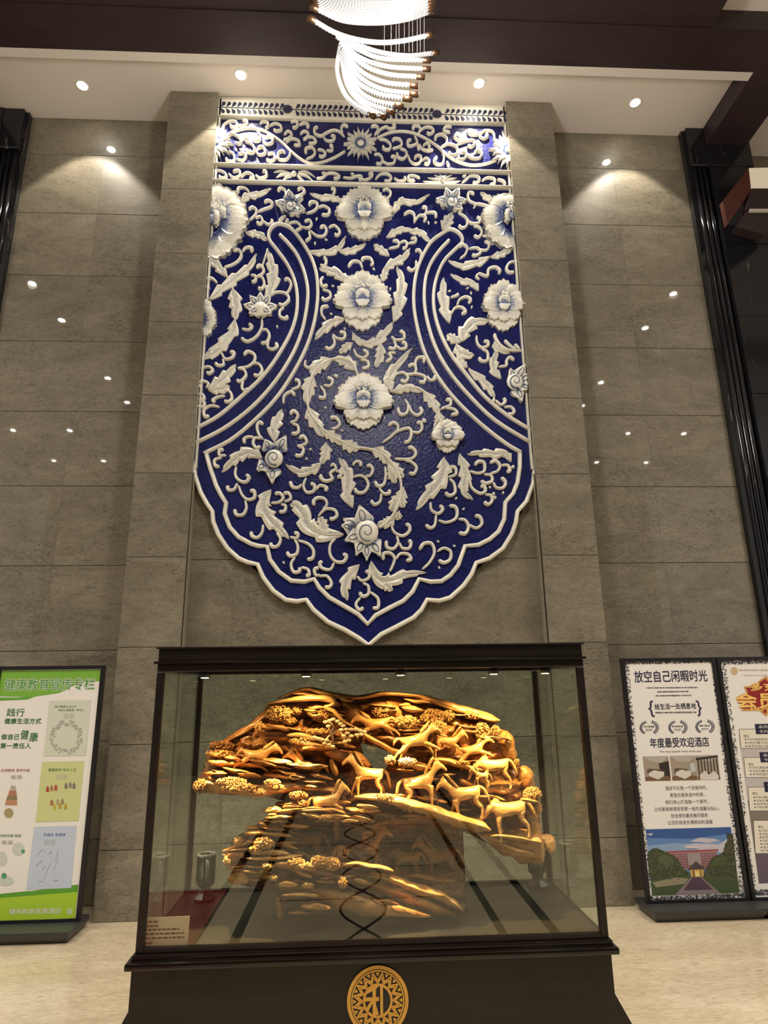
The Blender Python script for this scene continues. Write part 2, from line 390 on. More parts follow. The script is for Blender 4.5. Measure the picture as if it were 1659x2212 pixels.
# ================================================================== blue and white relief
RP = 0.085           # front plane of the blue ground
relief = empty('wall_relief', (0.07, RP, 1.93), 'tall blue and white porcelain relief panel of flowers and scrolls between stone pilasters', 'relief')
RO = Vector(relief.location)
FR = {'T1': (450, 215, 4.8794), 'T2': (780, 215, 4.8794), 'U1': (440, 390, 4.74), 'U2': (780, 390, 4.74),
      'B': (400, 480, 4.1475), 'C': (780, 480, 4.1475), 'D': (400, 900, 4.1475), 'E': (780, 900, 4.1475), 'P': (0, 0, 1.0)}
def fx(fr, p): ox, oy, s = FR[fr]; return (ox + p[0]/s, oy + p[1]/s)
def on(px, py, Y=RP): return at(px, py, Y) - RO
def pw(px): return px/FPX*np.linalg.norm([5.4])   # rough pixel size in metres
def relief_tube(name, pix, rad, depth, mat, parent=None, base=0.0, per=6, closed=False, taper=None, smoothpath=True, ed=1.0):
    """half-round moulding along a path of photo pixels on the relief plane"""
    path = catmull(pix, per, closed) if smoothpath else [np.array(p, float) for p in pix]
    P = [on(p[0], p[1]) for p in path]; n = len(P); v = []; f = []; K = 6
    for i in range(n):
        if closed: t = P[(i+1) % n] - P[i-1]
        else: t = P[min(i+1, n-1)] - P[max(i-1, 0)]
        t.y = 0; t = t.normalized() if t.length > 1e-9 else Vector((1,0,0)); s = Vector((t.z, 0, -t.x))
        u = i/(n-1) if n > 1 else 0
        k = taper(u) if taper else 1.0
        dk = min(1, k)**.5
        for j in range(K):
            a = PI*j/(K-1)
            v.append(P[i] + s*(rad*k*math.cos(a)) + Vector((0, -base - depth*dk*(.25 + .75*math.sin(a)), 0)))
        v.append(P[i] + s*(rad*k) + Vector((0, .004, 0))); v.append(P[i] - s*(rad*k) + Vector((0, .004, 0)))
    Q = K+2; order = [K] + list(range(K)) + [K+1]
    m = n if closed else n-1
    for i in range(m):
        j = (i+1) % n
        for a in range(Q-1): f.append((i*Q+order[a], i*Q+order[a+1], j*Q+order[a+1], j*Q+order[a]))
    if not closed: f.append(tuple(order)[::-1]); f.append(tuple((n-1)*Q+o for o in order))
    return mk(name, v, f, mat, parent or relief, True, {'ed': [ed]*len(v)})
def curl_taper(u):
    e = 1.0
    if u > .9: e = math.sqrt(max(0.0, 1-((u-.9)/.1)**2))*.9+.1
    if u < .05: e = .45+.55*u/.05
    return (.72+.42*u)*e
# ---- ground slab
edge_D = '75 400 90 530 140 680 200 785 245 850 252 940 300 1060 380 1180 480 1270 560 1305 650 1325 700 1440 790 1560 900 1640 1000 1655 1085 1640 1150 1730 1280 1840 1430 1910 1550 1980 1645 2046'
edge_E = '180 1950 320 1880 470 1800 540 1730 590 1640 700 1650 800 1620 920 1510 990 1410 1030 1310 1150 1270 1270 1180 1350 1050 1385 950 1400 850 1480 760 1540 600 1552 480 1545 330'
inner_D = '190 330 225 460 280 620 320 700 368 775 355 870 400 990 480 1080 590 1140 660 1160 735 1165 760 1280 840 1390 950 1470 1070 1480 1155 1455 1200 1530 1290 1620 1430 1700 1550 1770 1634 1858'
inner_E = '130 1780 260 1710 380 1650 460 1570 520 1455 620 1480 720 1475 800 1420 870 1330 930 1160 1050 1150 1150 1100 1230 1030 1280 920 1290 770 1360 690 1400 590 1420 450 1420 330'
outer = [fx('D', p) for p in nums(edge_D)] + [fx('E', p) for p in nums(edge_E)]
inner = [fx('D', p) for p in nums(inner_D)] + [fx('E', p) for p in nums(inner_E)]
ZTOP = 7.495; xL, xR = XLI+.012, XRI-.012
pts = [on(*p) for p in outer]
def clampx(v): v.x = min(max(v.x, xL-RO.x-.03), xR-RO.x+.03); return v
pts = [clampx(p) for p in pts]
ring = [Vector((xL-RO.x, 0, ZTOP-RO.z)), Vector((xL-RO.x, 0, pts[0].z))] + pts + [Vector((xR-RO.x, 0, pts[-1].z)), Vector((xR-RO.x, 0, ZTOP-RO.z))]
bm = bmesh.new(); vs = [bm.verts.new(p) for p in ring]; fc = bm.faces.new(vs)
r = bmesh.ops.triangulate(bm, faces=[fc]); bm.normal_update()
ext = bmesh.ops.extrude_face_region(bm, geom=bm.faces[:]); bmesh.ops.translate(bm, vec=(0, .043, 0), verts=[q for q in ext['geom'] if isinstance(q, bmesh.types.BMVert)])
bmesh.ops.recalc_face_normals(bm, faces=bm.faces[:])
me = bpy.data.meshes.new('ground_slab'); bm.to_mesh(me); bm.free(); link('ground_slab', me, M['blue'], relief)
# ---- mouldings
def mould(name, pix, rad=.0155, depth=.032, smoothpath=False, **k): return relief_tube(name, pix, rad, depth, M['white'], smoothpath=smoothpath, **k)
mould('outer_rim', outer, .019, .03, ed=1.0)
mould('inner_rim', inner, .019, .032)
arcBL = nums('100 1850 300 1740 500 1570 700 1380 850 1170 960 960 1005 760 990 560 920 390 820 250 755 160 760 80 820 25 900 35 980 90 1080 230 1150 370 1185 530 1185 720 1150 930 1080 1140 960 1370 800 1600 600 1800 400 1960 170 2075')
midBL = nums('850 120 930 200 1010 310 1070 460 1100 620 1085 800 1040 1000 950 1210 800 1440 600 1660 350 1850 90 1985')
arcCR = nums('1525 1870 1300 1730 1100 1560 950 1380 800 1180 700 970 650 760 660 560 730 370 840 250 905 180 880 110 800 70 720 110 620 190 540 330 490 480 470 680 490 880 560 1150 680 1380 850 1600 1080 1820 1300 1990 1430 2065')
midCR = nums('785 170 700 260 620 380 575 520 565 700 590 880 660 1110 780 1330 960 1550 1200 1780 1530 1985')
for nm, fr, a in (('crescent_rim', 'B', arcBL), ('crescent_line', 'B', midBL), ('crescent_rim', 'C', arcCR), ('crescent_line', 'C', midCR)):
    mould(nm, [fx(fr, p) for p in a], .0165, .036, True, per=4)
for (a, b), d in (((('T1', (62, 702)), ('T2', (1578, 787))), .05), ((('T1', (48, 876)), ('T2', (1584, 946))), .05)):
    mould('band_moulding', [fx(*a), fx(*b)], .016, .05)
for xx in (xL, xR):
    g = G().box((xx-.008-RO.x, -.03, 3.45-RO.z), (xx+.008-RO.x, .04, ZTOP-RO.z)); 
    o = g.obj('side_edging', M['white'], relief); a = o.data.attributes.new('ed', 'FLOAT', 'POINT'); a.data.foreach_set('value', [1.0]*len(o.data.vertices))
# ---- top border with painted wheat leaves
def T(p): return fx('T1', p)
tb = [on(*fx('T1', (104, 196))), on(*fx('T2', (1532, 272))), on(*fx('T2', (1522, 85))), on(*fx('T1', (114, 18)))]
bv = [Vector((p.x, -.03, p.z)) for p in tb] + [Vector((p.x, .0, p.z)) for p in tb]
border = mk('border_panel', bv, [(0,1,2,3), (7,6,5,4), (0,4,5,1), (1,5,6,2), (2,6,7,3), (3,7,4,0)], M['white'], relief, False, {'ed': [1.0]*8})
for a, b in (((104, 200), (1532, 277)), ((114, 14), (1522, 80))):
    mould('border_moulding', [fx('T1', a), fx('T2', b)], .012, .045)
ml = [fx('T1', (115, 108)), fx('T2', (1525, 205))]
def flat_shape(name, pix, parent, mat, lift, thick=.003):
    P = [on(*p) for p in pix]; n = len(P)
    v = [Vector((p.x, -lift-thick, p.z)) for p in P] + [Vector((p.x, -lift, p.z)) for p in P]
    return mk(name, v, [tuple(range(n)), tuple(range(2*n-1, n-1, -1))] + [(i, i+n, (i+1) % n+n, (i+1) % n) for i in range(n)], mat, parent)
(x0, y0), (x1, y1) = ml
flat_shape('wheat_stem', [(x0, y0-.7), (x1, y1-.7), (x1, y1+.7), (x0, y0+.7)], border, M['ink'], .03)
suns = [fx('T1', (838, 128)), fx('T2', (795, 180))]
for s in suns:
    ring = []
    for k in range(48):
        rr = (8.0 if k % 2 else 12.0 + 1.5*math.sin(k*3.1)) ; a = 2*PI*k/48; ring.append((s[0]+rr*1.05*math.cos(a), s[1]+rr*.95*math.sin(a)))
    flat_shape('sunburst', ring, border, M['ink'], .031)
def drop(cx, cy, ang, L, W):
    out = []
    for k in range(10):
        t = 2*PI*k/10; u = math.cos(t); w_ = math.sin(t)*(1-u)*.75
        x, y = -u*L/2, w_*W/2
        out.append((cx + x*math.cos(ang) - y*math.sin(ang), cy + x*math.sin(ang) + y*math.cos(ang)))
    return out
n_w = 54
for i in range(n_w):
    u = (i+.5)/n_w; x = x0+(x1-x0)*u; y = y0+(y1-y0)*u
    if any(abs(x-s[0]) < 15 for s in suns): continue
    flat_shape('wheat_leaf', drop(x+3.8, y-6.0, -.85, 14, 8), border, M['ink'], .0305)
    flat_shape('wheat_leaf', drop(x+2.4, y+6.8, .95, 13.5, 8), border, M['ink'], .0305)
# ---- scroll curls
CURLS = {'T1': '''240 355 400 315 560 330 680 390 790 470 880 560 980 640 1080 680 1200 670 1330 620 1440 555
135 345 170 275 240 240 300 255 300 300 250 300 235 280
315 285 370 290 410 270 405 235 360 235
545 265 580 245 630 260 630 300 600 310
650 290 700 265 760 285 770 330 720 345 690 325
870 250 920 240 945 270 915 310 890 300
960 280 1010 260 1055 280 1040 310
800 380 840 345 880 375 850 420 790 440
820 465 880 425 950 445 960 490 900 490
970 375 1010 345 1055 370 1040 410 1000 435
1050 405 1100 410 1135 450 1100 475 1055 470
1435 400 1380 350 1320 335 1250 360 1190 395 1130 375 1120 320 1160 300
1415 355 1400 310 1430 280 1475 300
1215 410 1250 445 1310 445 1330 400 1290 395
1030 640 1100 610 1125 560 1090 515 1030 530 1030 580
1150 540 1200 545 1235 580 1200 615 1165 600
1245 545 1300 550 1305 500 1275 500
200 380 250 370 310 400 350 440 330 480 290 465
365 430 410 420 405 385 375 390
515 345 545 380 540 440 490 445 465 410
575 440 610 480 670 470 680 420 640 405 600 420
390 455 450 475 490 530 470 575 420 565 405 530
505 560 540 595 595 580 595 530 550 510 520 535
625 590 680 580 705 630 660 660 610 640
860 560 860 600 820 645 745 640 740 580 780 555 810 575
215 550 270 590 270 660 210 660 190 630
300 640 370 650 400 600 360 580 320 590
60 770 120 760 180 790 190 830 140 840 115 815
215 790 270 835 330 815 335 770 300 760 260 775
345 830 400 785 460 800 480 840 430 840
500 805 550 840 610 820 610 770 570 770
1140 840 1200 835 1260 790 1330 790 1380 820 1350 845 1320 835
1195 785 1230 790 1240 810
1420 830 1500 840 1560 820 1610 820 1615 850 1580 850
1500 790 1540 810''', 'T2': '''170 415 280 365 400 345 540 360 680 420 800 500 900 590 1010 660 1150 700 1300 690 1420 650
0 855 60 855 110 820 115 790 75 800
150 850 200 800 270 795 315 830 290 870 240 865
345 835 400 870 460 860 455 825
620 840 560 815 500 820 500 860 570 865
1060 885 1110 850 1150 815 1220 820 1245 860 1200 895 1180 875
1065 815 1110 820
1270 865 1330 835 1400 850 1400 900 1350 905
1430 850 1490 870 1520 905
140 390 180 320 150 290 100 300
170 380 200 330 260 300 300 320 350 310 350 280 325 280
190 430 260 440 310 490 290 540 240 530 230 500
330 525 370 520 425 490 410 435 350 425 330 450
410 530 460 545 480 590 440 635 390 620 375 570
490 590 520 660 570 690 620 670 625 610 580 605 565 640
640 655 680 630 715 655 700 690 660 680
135 590 190 590 225 640 200 690 155 680
225 660 280 690 340 680 355 620 310 610
600 365 625 325 600 290 550 295 550 330
610 350 670 305 740 310 760 350 720 375 690 355
955 300 890 300 870 340 940 360
560 390 590 455 560 490 500 500 490 450 530 435
590 470 610 545
610 480 640 530 700 550 760 540
650 500 690 470 720 500 710 530
840 510 890 480 900 420 850 380 790 395 780 440
850 510 920 480 1000 510 1010 580 950 600 920 560
1080 415 1030 440 985 410 1010 370 1050 400
1000 490 1080 460 1160 440 1200 470 1160 510 1120 490
1000 630 1070 640 1110 600 1080 565 1050 580
1110 590 1160 630 1240 630 1270 580 1220 550 1195 580
1410 410 1380 350 1300 340 1240 380 1150 380 1130 340 1200 350
1240 400 1290 425 1330 400 1310 370
850 550 870 620 850 690 790 690 770 650 800 610
900 660 925 720''', 'U1': '''470 125 420 85 360 90 350 140
555 330 620 305 690 280 705 240 660 215 620 235
470 415 530 360 540 310 500 285 460 310
530 395 580 380 605 420 580 455 540 435
620 430 660 460 705 440 695 410
840 150 835 110 790 85 760 120
930 180 1000 155 1035 120 1000 85 960 110
1050 345 1110 330 1160 290 1160 240 1100 230 1080 270
1175 285 1230 270 1290 310 1270 360 1205 360
1320 155 1340 130 1340 95 1300 95
870 465 900 440 960 440 995 490 940 525
1000 480 1070 495 1105 455 1080 415 1030 430
1080 515 1160 575 1230 575 1260 520 1230 475 1190 495
1280 490 1340 470 1395 530 1370 570 1340 555
1075 530 1090 590 1040 635''', 'U2': '''250 200 290 170 300 130 260 95 220 115
545 440 540 355 490 330 435 360
540 440 590 370 640 370 660 400 640 430
665 330 660 285 620 285
640 350 700 335 760 345 765 390
1180 250 1110 220 1090 160 1110 130 1160 150
1150 290 1180 250 1250 260 1330 280 1390 235
1430 210 1430 165 1480 160 1505 195
990 335 1060 380 1110 440 1190 450 1220 410 1180 380
1080 400 1080 470 1030 495 995 465
1150 475 1210 490 1235 540 1200 590 1150 570
1240 570 1310 580 1310 520
280 705 380 680 370 630 320 625
390 650 440 630 470 660 450 700 420 700
480 650 550 640 555 605 505 600
600 806 615 760 590 720 550 730
1010 806 1060 770 1085 700 1040 665 1005 690
1100 705 1190 700 1220 750 1160 780 1140 760
1190 715 1280 720 1310 660 1260 625''', 'B': '''350 410 420 390 480 350 505 300 480 255 430 265
515 270 545 235 600 240 590 275
650 490 690 470 705 430 670 395 640 420
590 480 630 490 630 530 595 545
640 490 690 500 710 560 690 600 650 600
290 550 240 510 195 520
190 590 225 595
900 650 930 620 950 560 920 515 890 530
750 670 820 635 900 645 930 700 880 750 835 735
885 770 850 800 850 850 900 870 920 845
510 960 570 970 600 940 570 915
690 870 685 950 640 1030 560 1075 500 1040
690 970 730 970 755 1020 730 1080 675 1090
745 1060 740 1120 780 1145 825 1120 810 1085
325 1170 360 1230 420 1220 440 1175 400 1170
340 1230 345 1280 300 1290 270 1265
470 1310 560 1300 620 1250 620 1190 560 1165 525 1200
600 1270 660 1275 690 1330 660 1380 610 1370
470 1310 530 1330 545 1380 500 1430 460 1420
520 1420 510 1490 550 1520 560 1490
140 1320 210 1300 250 1330 220 1360 195 1350
190 1490 210 1450 160 1430 120 1460 150 1490
340 1520 400 1520 420 1580 390 1615 350 1605
360 1560 300 1570 250 1600 270 1620
115 1550 160 1550 170 1590 120 1600
120 1620 175 1620 160 1660 110 1655
310 1660 230 1650 170 1690 180 1750 220 1735
1210 390 1250 395 1265 350 1240 320
1590 420 1560 365 1500 360 1460 410
1240 495 1215 530 1230 580 1280 570
1230 610 1290 630 1300 680 1250 705 1225 680
1260 880 1225 830 1230 770 1290 760
1320 1010 1360 1045 1420 1050 1430 1000 1380 990
1320 1020 1340 1090 1300 1140 1250 1125
1080 1240 1075 1290 1115 1310 1150 1280
1510 1140 1540 1200 1600 1220 1635 1180 1590 1145
1570 1240 1630 1250 1640 1300 1580 1320
950 1505 1015 1480 1020 1430 980 1415
880 1630 890 1560 950 1525 985 1560
1330 1375 1370 1395
1240 1465 1300 1470 1320 1420 1270 1395
1210 1470 1250 1530 1245 1580 1190 1570
940 1800 990 1780 1010 1730 970 1695 940 1730
960 1810 1010 1830 1010 1890 950 1900
1310 1850 1350 1850 1385 1810 1350 1755 1295 1760''', 'C': '''80 390 105 380 80 330 20 330 10 360
490 350 490 410 450 440 410 410
1060 520 1030 495 1060 470 1130 490 1140 430 1200 410 1240 440 1230 470
1400 355 1330 370 1300 420 1320 455 1370 455
800 680 850 665 870 650
860 750 880 700 940 675 980 700 960 735
805 830 840 775 900 770 935 810 895 830
1030 1020 1040 1090 1080 1130 1135 1110 1130 1075 1095 1075
1080 1140 1130 1170 1130 1240 1080 1250 1050 1215
1460 1155 1340 1155 1260 1120 1210 1060 1190 1000
1390 1150 1330 1110 1280 1060
1420 1145 1370 1095
1230 1300 1300 1290 1300 1250 1330 1215 1370 1245
1190 1580 1180 1610 1140 1610
1200 1600 1250 1640 1290 1610 1270 1580
1280 1660 1340 1660 1370 1700 1340 1725 1310 1720
270 1030 310 1060 380 1050 380 1000 340 980
290 1060 310 1110 290 1140 240 1130
310 1110 350 1140 400 1130 395 1090 360 1085
310 1175 250 1180 270 1220 220 1260
380 1360 450 1370 490 1340 485 1260 510 1220 560 1220 560 1270
485 1300 460 1280 420 1300
280 1430 310 1370 380 1355 420 1400 390 1435 350 1415
400 1370 500 1365 570 1390 560 1440 515 1430
590 1385 620 1420 660 1410 650 1380
390 1590 420 1640 410 1710 360 1730 330 1690 340 1670
430 1640 450 1700 500 1735 545 1700 520 1660
710 1680 760 1660 800 1640 795 1595 755 1600
760 1670 830 1680 860 1720 800 1730
190 1980 260 1930 320 1880 420 1850 450 1890 430 1960 380 1980
320 1880 330 1830 290 1800 240 1830
440 1880 510 1890 545 1850 530 1800 495 1805
545 1800 570 1765
555 1790 585 1785''', 'D': '''700 210 660 160 645 90 670 55 700 75
620 190 570 185 530 205 535 245
680 200 630 195 610 240 640 285 680 270
370 350 310 350 310 305 350 300
330 370 270 390 270 440 310 455
460 450 450 520 480 570 540 590 575 550 545 520
470 600 440 655 390 660 380 620
480 620 510 700 560 745 620 730 620 670 580 670
540 755 550 820 520 880 460 880 445 830
770 775 840 770 880 730 850 690 800 695
890 765 945 740 930 690 880 690
860 790 900 800 890 850 840 855
700 970 690 1040 650 1085 600 1070 595 1030
820 1040 855 1100 830 1160 780 1165 765 1130
940 1080 1000 1090 1010 1050 975 1045
980 1100 1010 1160 1000 1230 940 1250 910 1210
1010 1110 1100 1140 1150 1200 1140 1270 1090 1280
985 1260 950 1320 970 1390 1020 1390 1030 1350
1040 1350 1100 1370 1110 1420 1080 1425
1350 1090 1300 1150 1300 1240 1350 1300 1420 1300 1445 1250 1410 1230
1335 1310 1300 1370 1230 1360 1205 1320 1230 1295
1210 1420 1170 1420 1160 1370 1200 1355
1200 1430 1270 1430 1310 1490 1290 1530 1250 1525
1190 895 1260 830 1340 840 1360 890 1320 920 1295 910
1230 840 1270 790 1250 740 1190 730 1150 760 1160 800
1500 545 1570 530 1620 560 1640 620 1600 680 1540 680 1520 640
1500 440 1530 405 1570 415 1570 450
1045 610 1010 640 960 630 940 580
1085 550 1060 620 1090 680 1150 670 1160 620 1120 600
1170 660 1210 620 1270 640 1250 670
1300 450 1330 430 1350 470 1300 510 1320 560 1260 580 1215 550 1225 520
1350 490 1390 500 1390 540 1360 540
1000 265 1050 260 1090 230 1060 180 1020 200
1010 270 1060 290 1040 350 980 350
1540 1430 1580 1470 1640 1450 1650 1400 1610 1385
1590 1490 1640 1520 1640 1590 1590 1610 1560 1570
1570 1620 1530 1680 1560 1730 1600 1710''', 'E': '''300 380 390 385 460 375 490 330 460 285 415 280
390 395 450 410 495 460 470 515 425 505
40 535 80 530 105 480 80 440 50 450
215 450 220 540 200 610 150 625 120 580
160 640 200 690 250 690 250 655
180 690 170 760 120 790 85 750
270 980 300 1040 370 1070 430 1030 430 980 395 965
320 1070 330 1130 290 1185 230 1170 225 1110
340 1130 370 1180 430 1180 445 1130 420 1110
255 1390 280 1340 300 1270 260 1225 200 1230 200 1290
310 1280 350 1230 420 1235 445 1280 400 1290
620 770 630 840 690 870 730 830 700 795
670 880 660 970 620 1000 575 970
690 930 760 950 840 920 860 860 840 810 785 800
870 920 930 930 960 990 930 1050 870 1040
960 970 1030 1000 1080 960 1060 900 1015 890
545 1370 610 1310 655 1220 630 1140 560 1140 520 1200
680 1210 740 1180 800 1210 795 1280 740 1310 690 1285
780 545 845 520 840 460 790 455
790 560 830 600 840 680 790 710 750 680
970 490 1040 510 1100 490 1100 420 1050 405 1015 440
1150 515 1220 490 1240 440 1200 400 1150 420
1100 520 1160 530 1170 580 1110 600 1070 575
1250 440 1310 440 1330 490 1300 495
1340 460 1370 450
970 560 990 640 1060 690 1110 670 1100 630 1065 625
1110 700 1160 710 1170 760 1130 790 1100 760
1180 590 1210 640 1270 640 1290 590 1250 545
1170 700 1195 690
1175 720 1210 735
80 1570 150 1630 150 1710 100 1715'''}
PX = 5.55/FPX                       # metres per pixel near the relief
for fr, s in CURLS.items():
    for li, line in enumerate(s.split('\n')):
        p = [fx(fr, q) for q in nums(line)]
        long_ = len(p) > 9
        rad = (3.75 if fr in 'BCDE' else 3.4)*PX
        relief_tube('scroll_vine' if long_ else 'scroll_curl', p, rad, .036 if not long_ else .03, M['white'], per=5, taper=(lambda u: .9) if long_ else curl_taper)
# the long stem that winds down the middle
stem = [fx('B', p) for p in nums('1545 1375 1500 1270 1400 1230 1280 1250 1180 1320 1120 1430 1095 1560 1110 1690 1180 1800 1280 1900 1400 1970 1530 2030')] + [fx('E', p) for p in nums('0 285 120 310 230 370 310 470 355 590 350 720 310 840 240 940 160 1000')]
relief_tube('winding_stem', stem, 3.0*PX, .042, M['white'], per=5)
relief_tube('winding_stem', [fx('C', p) for p in nums('270 1530 400 1490 520 1500 620 1590 680 1720 730 1850')], 2.8*PX, .042, M['white'], per=5)
relief_tube('winding_stem', [fx('B', p) for p in nums('690 410 740 250')] , 2*PX, .03, M['white'])
# ---- drops
DROPS = {'T1': '295 535 345 535', 'U1': '1155 400 1255 610 1140 650', 'U2': '690 440 765 435 1325 620 1345 655',
         'B': '825 940 1325 575 1310 825 1430 960 1255 1665 1405 1870', 'C': '115 425 260 605 950 595 990 765 985 640 790 620',
         'D': '1125 295 1085 380 885 1310', 'E': '690 1120 835 1160 700 1355 915 830 1155 635 1270 685 850 735'}
for fr, s in DROPS.items():
    for p in nums(s):
        c = fx(fr, p); a = rnd()*PI; d = (math.cos(a)*3.4, math.sin(a)*3.4)
        relief_tube('droplet', [(c[0]-d[0], c[1]-d[1]), c, (c[0]+d[0], c[1]+d[1])], 2.6*PX, .022, M['white'], per=4, taper=lambda u: max(.1, math.sin(PI*min(1, .15+u*.85))))
# ---- leaves with notched edges and a raised midrib
def leaf(pix, wpx, parent=None, lobes=4, rise=.034):
    path = catmull(pix, 7); P = [on(p[0], p[1]) for p in path]; n = len(P); v = []; f = []; ed = []
    W = wpx*PX; J = (-1, -.55, 0, .55, 1)
    for i in range(n):
        t = P[min(i+1, n-1)] - P[max(i-1, 0)]; t.y = 0; t.normalize(); s = Vector((t.z, 0, -t.x)); u = i/(n-1)
        env = max(.02, math.sin(PI*min(1, u**.75*.97+.03)))**.7
        for side, j in enumerate(J):
            ph = (u*lobes + (.35 if j > 0 else 0)) % 1.0
            saw = .5+.5*ph if j != 0 else 1
            off = s*(j*W*env*saw) + t*(abs(j)*W*.35*env)
            h = rise*(.55+.45*env)*(1.0 if abs(j) == .55 else (.62 if j == 0 else .5))
            v.append(P[i] + off + Vector((0, -h, 0))); ed.append(abs(j)*.62+.24)
        for j in (1, -1): 
            b = v[-1 if j == 1 else -6]; v.append(Vector((b.x, .004, b.z))); ed.append(.9)
    Q = 7; order = [6, 0, 1, 2, 3, 4, 5]
    for i in range(n-1):
        for a in range(Q-1): f.append((i*Q+order[a], i*Q+order[a+1], (i+1)*Q+order[a+1], (i+1)*Q+order[a]))
    o = mk('leaf', v, f, M['white'], parent or relief, False, {'ed': ed})
    mid = path[:max(3, int(n*.92))]
    relief_tube('leaf_rib', mid, 1.25*PX, .012, M['white'], o, base=rise*.62, smoothpath=False, taper=lambda u: 1-.6*u)
    return o
LEAVES = {'B': '''55 220 700 330 600 460 500 570 410 640 290
45 380 500 310 420 250 360 205 340
60 715 690 770 600 790 480 770 370 740 250
60 430 600 455 740 450 880
55 450 880 420 1000 300 1120 190 1180
45 400 1040 330 1130 220 1200 140 1220
60 210 1500 300 1440 380 1370 455 1280
45 210 1510 330 1500 400 1470
55 1450 550 1380 480 1290 440 1200 420
50 1440 870 1330 900 1240 970 1160 1055
40 1110 270 1250 280 1370 240 1440 130
40 1380 270 1500 260 1620 200
40 1500 1090 1440 1130 1380 1180
35 1500 1000 1540 1060 1600 1090 1659 1110
60 1530 1340 1450 1260 1330 1220
62 1320 1235 1200 1290 1130 1380
62 1150 1380 1110 1480 1090 1640
60 1100 1660 1160 1790 1240 1930
48 1240 1870 1330 1930 1420 2000
58 1400 1960 1480 2010 1560 2030''', 'D': '''55 800 230 795 120 830 30 870 -60
58 690 380 600 330 500 350 420 410 330 500
50 1260 240 1260 330 1220 430
45 1220 420 1140 480 1020 500 900 430
58 1500 820 1450 700 1460 560 1430 460 1380 370
68 770 660 710 750 710 840 770 930 850 1010 930 1100
72 1420 1060 1250 1060 1120 1000 1060 880 1000 800 940 790
45 1250 1040 1230 960 1200 900
52 1560 1330 1480 1420 1430 1530 1450 1650''', 'C': '''40 250 310 170 250 115 205
50 200 430 290 370 370 330 440 240
35 190 540 210 470 240 420
60 290 900 330 780 350 650 360 520 320 400
52 0 1100 120 1080 210 1000 290 900
45 180 1090 170 1200 130 1310
50 265 1530 250 1410 310 1300 460 1130
34 270 1510 240 1420 230 1330
45 280 1530 400 1490 560 1520
52 560 1520 640 1620 700 1720
46 690 1700 700 1780 660 1850
40 1050 620 1000 560 900 530 800 470
45 1150 320 1040 370 900 400 780 350
38 1160 320 1260 290 1350 250
55 790 910 750 780 730 640 740 500
65 890 1080 930 980 1020 900 1160 890
50 880 1090 820 1050 770 1010
60 850 1100 900 1180 1010 1200
45 950 1310 900 1270 860 1200
45 960 1320 1080 1420 1150 1500 1195 1580
35 1190 1080 1220 1140 1330 1180
45 1250 1410 1190 1330 1190 1230 1220 1150''', 'E': '''72 740 370 740 480 690 600 600 700 490 840
52 880 340 920 450 930 560 920 670 1000 750
45 1340 410 1290 340 1180 340 1060 330 950 340
60 90 290 190 340 240 430
55 240 400 310 480 380 550
45 260 470 280 530 310 600
50 380 640 360 740 380 820
50 350 700 300 780 270 850
35 340 850 320 930
48 300 900 240 950 140 975
58 90 1300 120 1410 190 1470 290 1460 420 1410 580 1400
40 190 1480 230 1520 280 1560''', 'U1': '''50 390 230 450 170 560 150 690 90
45 1410 225 1330 190 1200 180 1090 140
45 430 545 560 560 650 620
22 770 440 800 400 845 365
20 840 450 855 420 868 400''', 'U2': '''50 320 350 380 250 430 220 560 230 700 150
45 260 590 380 520 520 505
45 490 530 600 540 710 640
65 830 510 880 430 930 340
45 1390 240 1300 190 1220 130'''}
for fr, s in LEAVES.items():
    for line in s.split('\n'):
        a = [float(x) for x in line.split()]; p = [fx(fr, q) for q in zip(a[1::2], a[2::2])]
        leaf(p, 1.3*a[0]/FR[fr][2], lobes=3 + (len(p) > 4))
# ---- flowers
def petal(parent, c, ang, dist, L, Wd, lift, scallop=.10, pointed=0.0, curl=.027, clipx=None):
    """c in photo pixels, ang in degrees (90 = up in the photo), L and Wd in pixels"""
    ca, sa = math.cos(math.radians(ang)), -math.sin(math.radians(ang)); nu, nv = 8, 15
    v = []; ed = []; f = []
    for i in range(nu):
        u = i/(nu-1)
        for j in range(nv):
            q = -1 + 2*j/(nv-1)
            prof = (math.sin(PI*(.12+.62*u))**.8)*(1-pointed*u**2.2)
            rim = 1 - (.12*q*q + .2*q**4)*(1+.3*pointed) + 1.3*scallop*(abs(math.cos(q*PI*1.5))-.6)*max(0, u-.4)/.6*(1-pointed)
            x = dist + L*u*rim; y = q*Wd*.5*prof
            px, py = c[0] + x*ca - y*sa, c[1] + x*sa + y*ca
            if clipx: px = min(max(px, clipx[0]), clipx[1])
            h = lift + curl*(math.sin(PI*min(1, u*.72))*(1-.5*q*q)) + .0035*math.cos(q*PI*6)*u
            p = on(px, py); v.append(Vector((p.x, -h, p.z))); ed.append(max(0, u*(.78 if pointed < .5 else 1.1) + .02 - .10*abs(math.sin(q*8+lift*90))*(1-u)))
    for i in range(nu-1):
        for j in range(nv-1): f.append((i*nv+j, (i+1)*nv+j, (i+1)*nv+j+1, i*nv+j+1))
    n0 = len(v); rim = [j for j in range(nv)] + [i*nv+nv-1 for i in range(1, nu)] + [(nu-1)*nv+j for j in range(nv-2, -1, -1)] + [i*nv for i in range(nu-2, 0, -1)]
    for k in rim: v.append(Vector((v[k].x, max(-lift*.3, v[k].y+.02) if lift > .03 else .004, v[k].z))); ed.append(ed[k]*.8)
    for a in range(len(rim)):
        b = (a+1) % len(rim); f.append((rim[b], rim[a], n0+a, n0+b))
    return mk('petal', v, f, M['white'], parent, True, {'ed': ed})
